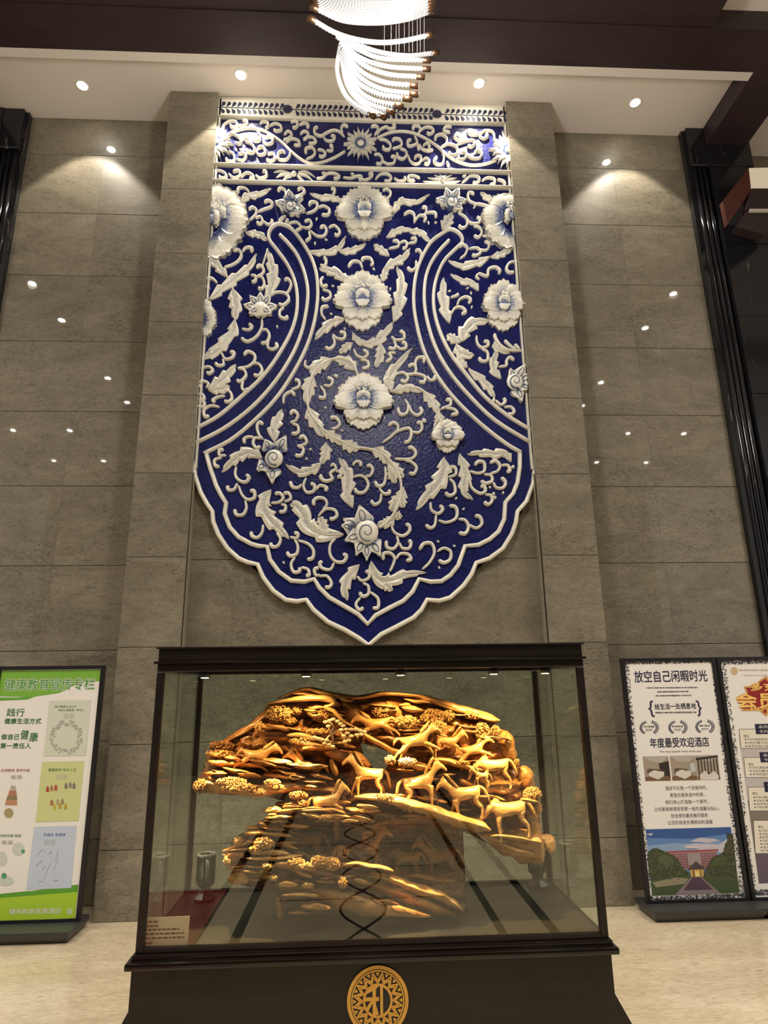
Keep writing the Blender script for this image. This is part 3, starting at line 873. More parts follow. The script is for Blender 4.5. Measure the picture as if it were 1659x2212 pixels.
def blob(name, parent, c, rx, ry, lift, depth, mat, ed=.8):
    g = G(); p = on(*c); g.ico((p.x, -lift, p.z), 1, 2, (rx*PX, depth, ry*PX))
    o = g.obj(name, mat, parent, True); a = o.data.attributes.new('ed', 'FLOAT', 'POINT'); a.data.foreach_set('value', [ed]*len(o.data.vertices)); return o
def peony(c, rx, ry, spec=None, clipx=None):
    o = blob('flower', relief, c, rx*.22, ry*.18, .045, .035, M['white'], .2)
    spec = spec or [(90, .3, .7, .6, .010), (58, .25, .7, .5, .013), (122, .25, .7, .5, .013), (-90, .38, .62, .6, .008), (-62, .3, .64, .5, .012), (-118, .3, .64, .5, .012),
                    (26, .12, .82, .5, .030), (154, .12, .82, .5, .030), (-46, .12, .74, .5, .042), (226, .12, .74, .5, .042), (-90, .1, .6, .46, .036),
                    (-5, .08, .92, .5, .060), (185, .08, .92, .5, .060), (-90, -.02, .34, .36, .070), (60, .0, .3, .3, .062), (120, .0, .3, .3, .062)]
    for a, d, L, W, lift in spec:
        r_ = math.hypot(rx*math.cos(math.radians(a)), ry*math.sin(math.radians(a)))
        petal(o, c, a, d*r_, L*r_*.92, W*(rx+ry)/2*1.25, lift, clipx=clipx)
    for k in range(15):
        a = rnd()*2*PI; q = rnd()**.5
        blob('stamen', o, (c[0]+q*rx*.24*math.cos(a), c[1]-ry*.36+q*ry*.15*math.sin(a)), 2.7, 2.7, .075, .009, M['white'], .95)
    return o
peony((787, 463), 66, 62); peony((783, 652), 66, 68); peony((785, 868), 68, 64); peony((1086, 662), 50, 58)
peony((965, 943), 38, 38)
peony((462, 480), 76, 78, [(80, .25, .8, .8, .018), (50, .3, .75, .7, .024), (25, .25, .8, .6, .03), (-2, .2, .85, .7, .045), (-35, .25, .75, .6, .03), (-65, .3, .75, .75, .022), (-85, .5, .6, .7, .018), (60, .05, .45, .5, .05), (5, -.05, .3, .35, .06)], (452, 600))
peony((1100, 474), 62, 58, [(95, .3, .6, .8, .018), (130, .3, .7, .6, .024), (178, .25, .8, .6, .045), (-150, .3, .75, .7, .035), (-125, .4, .75, .8, .024), (-95, .5, .7, .8, .018), (175, -.05, .3, .4, .06)], (1000, 1110))
peony((436, 690), 34, 50, [(20, .1, .9, .7, .03), (-25, .2, .8, .6, .024), (70, .3, .6, .6, .02), (-70, .3, .6, .6, .02)], (441, 600))
def lotus(c, r, petals, spiral=True, clipx=None):
    o = blob('lotus_bud', relief, c, r*.62, r*.66, .04, .04, M['white'], .62)
    for a, d, L, W in petals:
        petal(o, c, a, d*r, L*r, W*r*1.45, .026 if L > .8 else .042, 0, .72, .028, clipx)
        ca, sa = math.cos(math.radians(a)), -math.sin(math.radians(a))
        m_ = (d+.45*L)*r; w2 = .16*W*r; l2 = .24*L*r
        lp = []
        for k in range(10):
            t = 2*PI*k/10; x = m_ + l2*math.cos(t)*(1 if math.cos(t) < 0 else 1.2); y = w2*math.sin(t)
            q = (c[0]+x*ca-y*sa, c[1]+x*sa+y*ca)
            if clipx: q = (min(max(q[0], clipx[0]), clipx[1]), q[1])
            lp.append(q)
        relief_tube('painted_ring', lp, .9*PX, .006, M['line_blue'], o, base=.052 if L > .8 else .068, per=2, closed=True)
    if spiral:
        sp = [(c[0]+r*.46*(1-t*.82)*math.cos(1.2+t*8.5), c[1]+r*.5*(1-t*.82)*math.sin(1.2+t*8.5)) for t in np.linspace(0, 1, 22)]
        relief_tube('painted_spiral', sp, 1.1*PX, .008, M['line_blue'], o, base=.072, smoothpath=False)
    return o
lotus(fx('B', (680, 800)), 30, [(90, .0, 1.25, .9), (128, .3, .95, .7), (55, .3, .95, .7), (165, .2, 1.05, .8), (12, .2, 1.05, .8), (205, .1, .8, .8), (-25, .1, .8, .8)], False)
lotus(fx('D', (800, 390)), 33, [(115, .6, .75, .75), (62, .6, 1.1, .8), (215, .6, .75, .8), (-95, .5, 1.1, .9)])
lotus((792, 1152), 42, [(105, .35, 1.1, .9), (150, .5, .9, .7), (165, .75, .6, .6), (-115, .4, .9, .7), (-90, .5, .95, .6), (-60, .45, .95, .75), (200, .3, .9, .8)])
lotus(fx('U1', (890, 300)), 27, [(160, .2, 1.1, .9), (95, .5, .8, .8), (40, .4, .95, .6), (-10, .3, .95, .8), (-45, .2, .8, .8)])
lotus(fx('U2', (915, 255)), 27, [(165, .2, 1.05, .8), (110, .3, .95, .8), (60, .3, 1.05, .8), (10, .3, 1.0, .7), (-30, .2, .9, .7)])
lotus(fx('C', (1370, 1450)), 32, [(60, .1, 1.3, .9), (110, .1, .9, .7), (20, .3, .9, .9), (-70, .3, 1.1, .8), (-30, .4, .7, .7)], True, (1060, 1136))
def daisy(c, r, a0, a1, n, clipx=None):
    o = blob('star_flower', relief, c, r*.26, r*.26, .04, .022, M['white'], .8)
    for k in range(n):
        a = a0 + (a1-a0)*k/n
        petal(o, c, a, r*.2, r*(.82 if k % 2 else .66), r*.36, .028 if k % 2 else .036, 0, .9, .016, clipx)
    return o
daisy(fx('T1', (1605, 490)), 36, 0, 360, 18)
daisy(fx('T1', (75, 470)), 40, -88, 92, 11, (463, 700)); daisy(fx('T2', (1560, 560)), 44, 95, 275, 11, (900, 1102))
# small lotus in the narrow band
for fr, lines in (('T1', '870 790 770 765 690 772;870 805 780 800 715 828;880 815 830 825 780 862;950 775 1040 775 1125 822;945 795 1030 810 1105 862;940 812 980 850 1020 872'),
                  ('T2', '850 887 750 885 650 866;870 887 960 885 1050 862;840 868 780 852 700 830;890 868 950 852 1010 830;848 852 810 830 770 800;878 852 920 825 960 800;858 850 840 820 825 795;868 850 885 820 900 795')):
    for ln in lines.split(';'):
        relief_tube('band_petal', [fx(fr, p) for p in nums(ln)], 3.2*PX, .03, M['white'], per=5, taper=lambda u: max(.15, math.sin(PI*(.25+.72*u))))
blob('band_flower', relief, fx('T1', (905, 800)), 7, 8, .02, .025, M['white'], .7); blob('band_flower', relief, fx('T2', (863, 855)), 6, 10, .02, .025, M['white'], .7)

# ================================================================== display case
case = empty('display_case', ((XA+XB)/2, (YF+YRR)/2, 0), 'black wooden display case with glass sides and a round gold emblem on its base', 'display case')
CO = Vector(case.location)
def cbox(name, a, b, mat=None, bev=.003, parent=None): 
    a = Vector(a)-CO; b = Vector(b)-CO; return G().box(a, b, bev).obj(name, mat or M['case'], parent or case)
x0, x1, yf, yr = XA, XB, YF, YRR
body = cbox('base_body', (x0-.002, yf-.020, .30), (x1-.004, yr+.02, .715), bev=.004)
cbox('base_ledge', (x0-.02, yf-.045, .716), (x1+.018, yr+.045, .738), M['case_gloss'], bev=.008)
cbox('base_ledge', (x0-.006, yf-.018, .738), (x1+.006, yr+.018, .752), M['case_gloss'], bev=.004)
# flared plinth
def frustum(name, z0, z1, e0, e1, mat):
    v = []
    for z, e in ((z0, e0), (z1, e1)):
        v += [Vector((x0-e, yf-.02-e, z))-CO, Vector((x1+e, yf-.02-e, z))-CO, Vector((x1+e, yr+.02+e, z))-CO, Vector((x0-e, yr+.02+e, z))-CO]
    mk(name, v, [(3,2,1,0), (4,5,6,7)] + [(i, (i+1) % 4, (i+1) % 4+4, i+4) for i in range(4)], mat, case)
for s_, xe in ((-1, x0-.002), (1, x1-.004)):
    prof = [(0, .595), (.052, .50), (.13, .36), (.13, .30), (0, .30)]; n = len(prof)
    v = [Vector((xe+s_*a, y_, z))-CO for y_ in (yf-.016, yr+.016) for a, z in prof]
    f = [tuple(range(n)), tuple(range(2*n-1, n-1, -1))] + [(i, i+n, (i+1) % n+n, (i+1) % n) for i in range(n)]
    mk('side_skirt', v, f if s_ > 0 else [q[::-1] for q in f], M['case'], case)
frustum('plinth_flare', .30, .47, .12, .002, M['case']); frustum('plinth', 0, .30, .15, .135, M['case'])
for sx in (0, 1):
    for sy in (0, 1):
        px = x0 if sx == 0 else x1-.026; py = yf if sy == 0 else yr-.026
        cbox('post', (px, py, .752), (px+.026, py+.026, 1.66), bev=.004)
for y in (yf, yr-.026):
    cbox('bottom_rail', (x0+.026, y, .752), (x1-.026, y+.022, .768), bev=.003)
    cbox('top_rail', (x0, y-.0, 1.662), (x1, y+.03, 1.690), bev=.004)
for x in (x0, x1-.03): cbox('top_rail', (x, yf+.03, 1.662), (x+.03, yr-.03, 1.690), bev=.004)
cbox('lid_moulding', (x0-.010, yf-.014, 1.690), (x1+.010, yr+.014, 1.700), M['case_gloss'], bev=.003)
cbox('lid', (x0+.002, yf-.002, 1.700), (x1-.002, yr+.002, 1.745), bev=.003)
cbox('lid_moulding', (x0-.006, yf-.010, 1.745), (x1+.006, yr+.010, 1.752), bev=.002)
cbox('case_floor', (x0+.01, yf+.01, .752), (x1-.01, yr-.01, .757), M['case_floor'], 0)
for nm, a, b in (('glass_pane', (x0+.026, yf+.010, .768), (x1-.026, yf+.016, 1.662)), ('glass_pane', (x0+.026, yr-.016, .768), (x1-.026, yr-.010, 1.662)),
                 ('glass_pane', (x0+.010, yf+.026, .757), (x0+.016, yr-.026, 1.662)), ('glass_pane', (x1-.016, yf+.026, .757), (x1-.010, yr-.026, 1.662))):
    cbox(nm, a, b, M['glass'], 0)
# lamps under the lid
for x in (-.60, -.22, .14, .50, .70):
    G().lathe([(.012, 0), (.02, .0), (.02, .022), (.012, .022)], 14, Vector((x, yf+.045, 1.640))-CO).obj('lid_lamp', M['frame'], case, True)
    G().lathe([(.001, -.002), (.014, -.002), (.014, .0), (.001, .0)], 14, Vector((x, yf+.045, 1.640))-CO).obj('lamp_disc', emis('case_lamp', (1,.78,.42), 12), case)
GOLD = (1.0, .64, .25)
for x, tx, p in ((-.60, -.52, 8), (-.22, -.25, 10), (.14, .16, 14), (.50, .46, 30), (.70, .62, 11)):
    spot('case_spot', (x, yf+.045, 1.630), (tx, -2.46, 1.10), p, 105, .7, .012, GOLD)
for x, tx, tz, p, an in ((-.60, -.48, .95, 120, 40), (-.22, -.32, .90, 140, 36), (.14, .04, .84, 140, 40), (.50, .55, 1.02, 50, 44)):
    spot('case_spot', (x, yf+.045, 1.630), (tx, -2.62, tz), p, an, .8, .012, GOLD)
# emblem
em = at(816, 2160, yf-.0205); ER = .101; ey = yf-.020
def disc_ring(name, r0, r1, lift, mat, parent, n=72, c=None, th=.003):
    c = c or em; v = []; f = []
    for r_ in (r0, r1):
        for y in (ey-lift-th, ey-lift):
            v += [Vector((c.x+r_*math.cos(2*PI*k/n), y, c.z+r_*math.sin(2*PI*k/n)))-CO for k in range(n)]
    for k in range(n):
        j = (k+1) % n
        f += [(k, j, 2*n+j, 2*n+k), (2*n+k, 2*n+j, 3*n+j, 3*n+k), (k+n, k, 2*n+0*k+k, 3*n+k)][:2]
        f.append((k, n+k, n+j, j))
    return mk(name, v, f, mat, parent)
emb = G().lathe([(.001, 0), (ER, 0), (ER, .004), (.001, .004)], 72, Vector((em.x, ey-.004, em.z))-CO, 'y').obj('emblem', M['frame'], case); emb['label'] = 'round gold emblem with zigzag ring and a character'
disc_ring('emblem_ring', .090, ER, .004, M['gold'], emb); disc_ring('emblem_ring', .083, .0875, .004, M['gold'], emb)
disc_ring('emblem_ring', .0415, .049, .004, M['gold'], emb)
EC = [0]
def emb_poly(pts, name='emblem_stroke'):
    EC[0] += 1; P = [Vector((em.x+a*.1, ey-.004, em.z+b*.1))-CO for a, b in pts]; n = len(P)
    v = [p+Vector((0, -.003-.00002*EC[0], 0)) for p in P] + P
    mk(name, v, [tuple(range(n)), tuple(range(2*n-1, n-1, -1))] + [(i, i+n, (i+1) % n+n, (i+1) % n) for i in range(n)], M['gold'], emb)
def zig(r_in, r_out, wd, n=16, ph=0.0):
    for k in range(n):
        a0 = 2*PI*(k+ph)/n; a1 = 2*PI*(k+.5+ph)/n; a2 = 2*PI*(k+1+ph)/n
        for (ra, aa, rb, ab) in ((r_in, a0, r_out, a1), (r_out, a1, r_in, a2)):
            p, q = Vector((ra*math.cos(aa), ra*math.sin(aa))), Vector((rb*math.cos(ab), rb*math.sin(ab)))
            d = (q-p).normalized(); s_ = Vector((-d.y, d.x))*wd/2; p = p-d*wd*.3; q = q+d*wd*.3
            emb_poly([p-s_, q-s_, q+s_, p+s_], 'zigzag_stroke')
zig(.57, .80, .048); zig(.50, .68, .036); 
for k in range(16):
    a = 2*PI*k/16; da = .075; emb_poly([(.81*math.cos(a-da), .81*math.sin(a-da)), (.81*math.cos(a+da), .81*math.sin(a+da)), (.70*math.cos(a), .70*math.sin(a))], 'zigzag_stroke')
# the character inside: grain radical on the left, half round mouth on the right
emb_poly([(-.38,.20),(-.05,.34),(.02,.42),(-.08,.44),(-.2,.40),(-.35,.28)]); emb_poly([(-.17,.36),(-.06,.36),(-.06,-.46),(-.17,-.46)])
emb_poly([(-.47,.10),(.04,.10),(.04,-.0),(-.47,-.0)]); emb_poly([(-.12,.06),(-.16,-.04),(-.33,-.30),(-.40,-.24),(-.27,-.04)]); emb_poly([(-.10,.0),(.03,-.38),(-.06,-.40),(-.14,-.10)])
emb_poly([(.08,.44),(.17,.44),(.17,-.40),(.08,-.44)])
# description card standing behind the glass
cd = [at(306, 1983, yf+.03), at(410, 1979, yf+.03), at(404, 2055, yf+.03), at(301, 2060, yf+.03)]
cardo = empty('description_card', cd[3], 'small cream description card in the lower left corner of the display case', 'card')
v = [p-cd[3] for p in cd] + [p-cd[3]+Vector((0, .002, 0)) for p in cd]
mk('card_sheet', v, [(3,2,1,0), (4,5,6,7), (0,1,5,4), (1,2,6,5), (2,3,7,6), (3,0,4,7)], M['card'], cardo)
for i, (xa, xb, yy) in enumerate(((311, 341, 1992), (311, 343, 2001), (310, 387, 2009), (310, 398, 2018), (309, 400, 2027), (309, 328, 2038), (307, 400, 2047))):
    x = xa
    while x < xb-3:
        wd = min(3+rnd()*9, xb-x)
        q = [at(a_, yy+b_-(a_-306)*.03, yf+.0295)-cd[3] for a_, b_ in ((x, -1.6), (x+wd, -1.6), (x+wd, 1.6), (x, 1.6))]
        mk('text_line', q, [(3,2,1,0)], col('ink_grey', (.09,.07,.05)), cardo); x += wd+2.2

# ================================================================== two small glass lanterns inside the case
def lantern(px, py, Y, label):
    b = at(px, py, Y); b.z = .758
    t = empty('glass_lantern', b, label, 'lantern', 'small lanterns in the back corners of the case')
    k = .92
    G().lathe([(.045*k, 0), (.05*k, .012), (.03*k, .03), (.022*k, .045), (.04*k, .062), (.042*k, .07)], 8).obj('lantern_foot', M['frame'], t)
    G().lathe([(.036*k, .07), (.037*k, .165), (.035*k, .165), (.034*k, .07)], 16, ring=True).obj('glass_tube', M['glass'], t, True)
    G().lathe([(.012, .075), (.016, .09), (.014, .14), (.004, .15)], 10).obj('lamp_core', plain('frosted', (.75,.74,.66), .4), t, True)
    for a in range(8):
        c, s = math.cos(2*PI*a/8)*.037*k, math.sin(2*PI*a/8)*.037*k
        G().box((c-.004, s-.004, .066), (c+.004, s+.004, .170)).obj('lantern_bar', M['frame'], t)
    G().lathe([(.034*k, .166), (.041*k, .166), (.041*k, .176), (.034*k, .176)], 16, ring=True).obj('lantern_rim', plain('pale_rim', (.5,.5,.42), .4), t, True)
    return t
lantern(441, 1950, YRR-.13, 'small black lantern with pale glass in the left back corner of the case')
lantern(1163, 1925, YRR-.09, 'small black lantern with pale glass in the right back corner of the case')

# ================================================================== wood carving of horses
SY = -2.44
carving = empty('wood_carving', (0.04, SY, .757), 'golden wood carving of wild horses among rocks and pines inside the glass case', 'sculpture')
SO = Vector(carving.location)
SPX = 2.76/FPX
def son(px, py, Y): return at(px, py, Y) - SO
poly_up = nums('424 1692 436 1668 450 1625 495 1590 540 1562 585 1520 650 1494 760 1508 860 1500 960 1520 1060 1552 1092 1585 1108 1640 1142 1670 1162 1720 1168 1790 1188 1830 1150 1866 1085 1842 1035 1812 1000 1795 1005 1900 1008 1972 850 1988 700 1984 604 1974 600 1930 520 1912 492 1862 502 1812 560 1778 600 1745 640 1738 560 1716 470 1712')
hole = nums('778 1604 815 1614 862 1634 838 1648 830 1674 806 1660 786 1636')
CAV = [(600,1645,75,22,.10), (690,1660,70,34,.13), (870,1600,70,20,.07), (820,1690,90,30,.12), (960,1690,70,36,.11), (1075,1668,55,30,.09), (900,1835,125,62,.20), (1105,1770,70,34,.10), (690,1810,95,38,.16), (560,1900,60,30,.05), (1010,1600,50,30,.05), (650,1545,60,25,.07), (760,1545,50,35,.06)]
def inpoly(P, x, y):
    c = np.zeros(x.shape, bool); n = len(P)
    for i in range(n):
        (xa, ya), (xb, yb) = P[i], P[i-1]
        c ^= ((ya > y) != (yb > y)) & (x < (xb-xa)*(y-ya)/((yb-ya) + 1e-12)+xa)
    return c
def edge_dist(P, x, y):
    d = np.full(x.shape, 1e9); n = len(P)
    for i in range(n):
        a, b = np.array(P[i]), np.array(P[i-1]); ab = b-a; t = np.clip(((x-a[0])*ab[0]+(y-a[1])*ab[1])/(ab@ab), 0, 1)
        d = np.minimum(d, np.hypot(x-a[0]-t*ab[0], y-a[1]-t*ab[1]))
    return d
def core():
    st = 4.0; xs = np.arange(416, 1200, st); ys = np.arange(1488, 1996, st)
    Xg, Yg = np.meshgrid(xs, ys); cx, cy = Xg+st/2, Yg+st/2
    ins = inpoly(poly_up, cx, cy) & ~inpoly(hole, cx, cy)
    d = np.minimum(edge_dist(poly_up, Xg, Yg), edge_dist(hole, Xg, Yg)); d = np.where(inpoly(poly_up, Xg, Yg), d, 0)
    dep = .135*(1-np.exp(-d/20)) + .05*np.clip((Yg-1750)/40, 0, 1)*np.clip((860-Xg)/60, 0, 1)*np.clip(d/20, 0, 1)
    for (a, b, ra, rb, dd) in CAV: dep -= dd*np.clip(1-((Xg-a)/ra)**2-((Yg-b)/rb)**2, 0, 1)**.6
    warp = np.array([[noise.noise(Vector((x*.014, y*.012, 2.0)))*26 + noise.noise(Vector((x*.05, y*.03, 7.0)))*6 for x in xs] for y in ys])
    saw = ((Yg + warp)/15.0) % 1.0; ter = .034*(1-saw)**1.4 + .012*(((Yg + warp*1.3)/6.0) % 1.0)
    wgt = np.clip((Yg-1738)/14, 0, 1)*np.clip((Xg-1000)/-160, 0, 1) + np.clip((720-Xg)/60, 0, 1)*np.clip((1725-Yg)/10, 0, 1)*.55 + .4*np.clip((Xg-960)/60, 0, 1)
    dep += ter*wgt*np.clip(d/10, 0, 1)
    vid = {}; v = []; f = []
    def vert(i, j, back):
        k = (i, j, back)
        if k not in vid:
            x, y = xs[j], ys[i]; q = Vector((x*.018, y*.05, 3.1 if not back else 9.0)); nz = noise.noise(q)*.030 + noise.noise(q*3.1)*.016 + noise.noise(q*8.0)*.007
            jx, jy = noise.noise(Vector((x*.2, y*.2, 1)))*2.0, noise.noise(Vector((x*.2, y*.2, 5)))*2.0
            cells = [ins[a_, b_] for a_ in (i-1, i) for b_ in (j-1, j) if 0 <= a_ < ins.shape[0] and 0 <= b_ < ins.shape[1]]
            if not all(cells):
                best = None
                for PL in (poly_up, hole):
                    for e in range(len(PL)):
                        a_, b_ = np.array(PL[e]), np.array(PL[e-1]); ab = b_-a_; t_ = min(1, max(0, ((x-a_[0])*ab[0]+(y-a_[1])*ab[1])/(ab@ab))); q_ = a_+ab*t_; dd = math.hypot(q_[0]-x, q_[1]-y)
                        if best is None or dd < best[0]: best = (dd, q_)
                if best[0] < 6: jx, jy = best[1][0]-x + jx*.5, best[1][1]-y + jy*.5
            Y = -2.42 - dep[i, j] + nz*1.5 if not back else -2.34 + .10*(1-math.exp(-d[i, j]/25)) + nz
            if not back: Y = min(Y, -2.33 - .02)
            vid[k] = len(v); v.append(son(x+jx, y+jy, Y))
        return vid[k]
    ni, nj = ins.shape
    for i in range(ni-1):
        for j in range(nj-1):
            if not ins[i, j]: continue
            f.append((vert(i, j, 0), vert(i+1, j, 0), vert(i+1, j+1, 0), vert(i, j+1, 0)))
            f.append((vert(i, j, 1), vert(i, j+1, 1), vert(i+1, j+1, 1), vert(i+1, j, 1)))
            for (di, dj, p, q) in ((-1, 0, (i, j+1), (i, j)), (1, 0, (i+1, j), (i+1, j+1)), (0, -1, (i, j), (i+1, j)), (0, 1, (i+1, j+1), (i, j+1))):
                if not (0 <= i+di < ni and 0 <= j+dj < nj) or not ins[i+di, j+dj]:
                    f.append((vert(*q, 0), vert(*p, 0), vert(*p, 1), vert(*q, 1))[::-1])
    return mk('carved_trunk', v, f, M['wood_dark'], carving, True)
core()
def ledge(spec, Yc, dep, mat='wood_mid', name='rock_ledge', seed=0, rough=.16, per=5):
    """rock or root lofted along a spine: x y halfheight triples in photo pixels"""
    a = [float(x) for x in spec.split()]
    if np.mean(a[1::3]) > 1742 and np.mean(a[0::3]) < 860 and name != 'grass_blade': Yc = max(Yc - .05, -2.752 + dep*1.15)
    P = catmull(list(zip(a[0::3], a[1::3], a[2::3])), per); n = len(P); K = 14; v = []; f = []
    for i, (x, y, h) in enumerate(P):
        u = i/(n-1); end = min(1, min(u, 1-u)*7+.22)**.5
        t = P[min(i+1, n-1)]-P[max(i-1, 0)]; ang = math.atan2(t[1], t[0]); sx, sy = -math.sin(ang), math.cos(ang)
        for k in range(K):
            th = 2*PI*k/K; r_ = 1 + rough*(math.sin(th*5+seed+i*.13)*.5 + 2*noise.noise(Vector((x*.045+seed*7, y*.06, th*1.3))))
            q = math.sin(th)*h*r_*end; Y = Yc - math.cos(th)*dep*r_*(.35+.65*end)
            v.append(son(x+sx*q, y+sy*q, Y))
    for i in range(n-1):
        for k in range(K): f.append((i*K+k, i*K+(k+1) % K, (i+1)*K+(k+1) % K, (i+1)*K+k))
    f.append(tuple(range(K))[::-1]); f.append(tuple((n-1)*K+k for k in range(K)))
    return mk(name, v, f, M[mat], carving, True)
LEDGES = [  # spec, Y, depth, material
 ('600 1508 4 660 1490 6 710 1500 7 770 1507 5 830 1498 5 900 1503 4 925 1510 7 970 1525 9 1020 1540 10 1060 1552 9 1080 1556 4', -2.52, .06, 'wood_mid'),
 ('576 1520 3 650 1509 6 703 1509 7 721 1517 6 712 1525 5 703 1528 5 719 1535 6 728 1544 5 745 1560 4 765 1570 3', -2.60, .03, 'wood_light'),
 ('450 1645 8 480 1650 9 520 1650 8 560 1655 5 590 1675 3', -2.56, .06, 'wood_mid'),
 ('424 1695 12 460 1700 16 520 1705 15 580 1705 14 640 1700 12 700 1705 9 740 1712 6', -2.58, .075, 'wood_mid'),
 ('440 1672 6 480 1672 8 540 1676 8 600 1680 6', -2.55, .06, 'wood_dark'),
 ('452 1628 6 500 1595 7 545 1568 8 580 1540 8 612 1514 6', -2.50, .05, 'wood_dark'),
 ('765 1570 4 796 1593 5 823 1607 5 850 1622 6 890 1631 3', -2.56, .03, 'wood_light'),
 ('870 1660 6 884 1654 8 916 1659 10 940 1662 6', -2.58, .05, 'wood_mid'),
 ('925 1644 5 956 1642 9 989 1651 7 1030 1664 5', -2.56, .06, 'wood_light'),
 ('990 1682 8 1010 1690 14 1043 1703 12 1083 1707 10 1110 1708 5', -2.53, .07, 'wood_mid'),
 ('1000 1700 6 1040 1722 14 1090 1735 14 1140 1748 10 1160 1760 6', -2.48, .06, 'wood_dark'),
 ('765 1722 7 820 1724 11 880 1735 13 930 1750 14 975 1766 14 1030 1782 13 1060 1794 7', -2.60, .085, 'wood_light'),
 ('1022 1794 3 1050 1804 10 1080 1815 20 1110 1824 30 1140 1830 35 1164 1830 36 1176 1829 32', -2.53, .09, 'wood_mid'), ('1060 1806 3 1090 1806 5 1130 1812 5 1170 1820 4', -2.615, .03, 'wood_light'), ('1080 1822 3 1115 1836 5 1155 1846 4', -2.615, .02, 'wood_light'), ('726 1766 10 727 1790 10 727 1816 7', -2.50, .02, 'wood_dark'), ('790 1742 11 791 1765 11 791 1806 8', -2.50, .02, 'wood_mid'),
 ('1168 1806 6 1182 1816 14 1190 1832 12 1188 1844 5', -2.53, .05, 'wood_light'),
 ('565 1754 3 595 1748 8 612 1758 4', -2.58, .06, 'wood_light'), ('594 1737 4 615 1738 7 640 1742 5', -2.56, .06, 'wood_mid'),
 ('640 1752 5 680 1750 8 720 1752 7 750 1758 4', -2.60, .06, 'wood_light'), ('690 1762 4 730 1764 8 770 1768 6 790 1772 3', -2.60, .05, 'wood_light'),
 ('770 1740 4 800 1743 6 818 1745 3', -2.60, .05, 'wood_light'),
 ('556 1776 4 576 1782 7 596 1787 7 618 1794 4', -2.58, .06, 'wood_light'), ('563 1786 3 590 1790 5 612 1793 3', -2.60, .05, 'wood_mid'),
 ('533 1788 3 548 1788 6 563 1790 3', -2.57, .05, 'wood_mid'), ('527 1800 5 563 1800 7 609 1803 6 630 1806 3', -2.59, .06, 'wood_light'),
 ('481 1838 3 503 1833 6 523 1827 7 546 1819 5', -2.57, .05, 'wood_light'), ('488 1852 5 505 1847 10 530 1846 9', -2.57, .06, 'wood_mid'),
 ('540 1843 4 576 1843 8 605 1842 8 628 1846 4', -2.60, .06, 'wood_light'), ('532 1854 3 589 1855 6 636 1850 5 655 1848 3', -2.61, .06, 'wood_light'),
 ('534 1872 3 550 1873 4 568 1873 3', -2.60, .05, 'wood_light'), ('525 1881 3 545 1884 5 563 1885 3', -2.60, .05, 'wood_mid'),
 ('497 1886 8 505 1893 18 516 1892 24 526 1896 20 534 1908 8', -2.56, .05, 'wood_light'),
 ('586 1868 4 620 1868 10 660 1880 10 696 1886 8 730 1894 4', -2.60, .07, 'wood_mid'), ('636 1880 3 655 1888 6 675 1896 4', -2.63, .05, 'wood_light'),
 ('732 1872 3 769 1866 6 803 1872 6 830 1876 6 850 1882 3', -2.62, .06, 'wood_light'),
 ('736 1884 5 789 1888 8 829 1894 10 869 1908 11 900 1921 12 939 1932 11 975 1950 10 1000 1968 4', -2.60, .07, 'wood_light'),
 ('740 1902 10 803 1908 20 856 1926 22 890 1942 20 940 1962 14 985 1976 5', -2.57, .08, 'wood_mid'),
 ('600 1915 8 650 1918 16 700 1930 20 750 1946 24 800 1958 24 870 1970 14 930 1980 6', -2.56, .09, 'wood_mid'),
 ('602 1911 4 620 1909 7 645 1912 4', -2.64, .05, 'wood_light'), ('608 1934 3 650 1932 5 690 1936 4', -2.65, .05, 'wood_light'), ('650 1958 5 680 1958 9 715 1962 5', -2.64, .05, 'wood_mid'),
 ('880 1892 4 905 1893 6 940 1900 6 985 1904 4', -2.52, .06, 'wood_mid'), ('600 1930 6 604 1955 8 606 1975 8 606 1990 4', -2.55, .04, 'wood_mid'),
 ('1040 1668 6 1042 1640 16 1060 1610 20 1085 1600 22 1100 1630 16 1110 1655 8', -2.47, .05, 'wood_mid'), ('1120 1660 6 1133 1668 14 1140 1690 16 1146 1710 8', -2.50, .05, 'wood_mid'),
 ('835 1515 8 845 1530 16 862 1540 14 872 1556 6', -2.50, .04, 'wood_mid'), ('738 1520 8 755 1535 16 770 1552 14 775 1568 6', -2.50, .04, 'wood_dark'),
 ('895 1525 4 903 1538 10 908 1552 8', -2.52, .03, 'wood_mid'), ('975 1555 8 995 1575 18 1005 1600 20 1000 1622 10', -2.49, .05, 'wood_mid'),
 ('500 1600 6 530 1605 14 555 1610 16 575 1618 8', -2.48, .05, 'wood_mid'), ('660 1560 10 680 1572 16 700 1578 12 720 1580 6', -2.48, .05, 'wood_mid'),
 ('700 1625 6 735 1630 16 770 1638 14 800 1655 6', -2.55, .05, 'wood_dark'), ('715 1640 5 722 1660 8 728 1675 5', -2.58, .03, 'wood_mid'),
 ('640 1595 4 665 1608 10 700 1612 9 730 1618 5', -2.57, .05, 'wood_mid'), ('620 1588 4 650 1590 8 690 1600 6', -2.58, .04, 'wood_light')]
for i, (s, y, d, mt) in enumerate(LEDGES): ledge(s, y, d, mt, 'rock_ledge' if i > 1 else 'driftwood_root', i)
rr = random.Random(21)
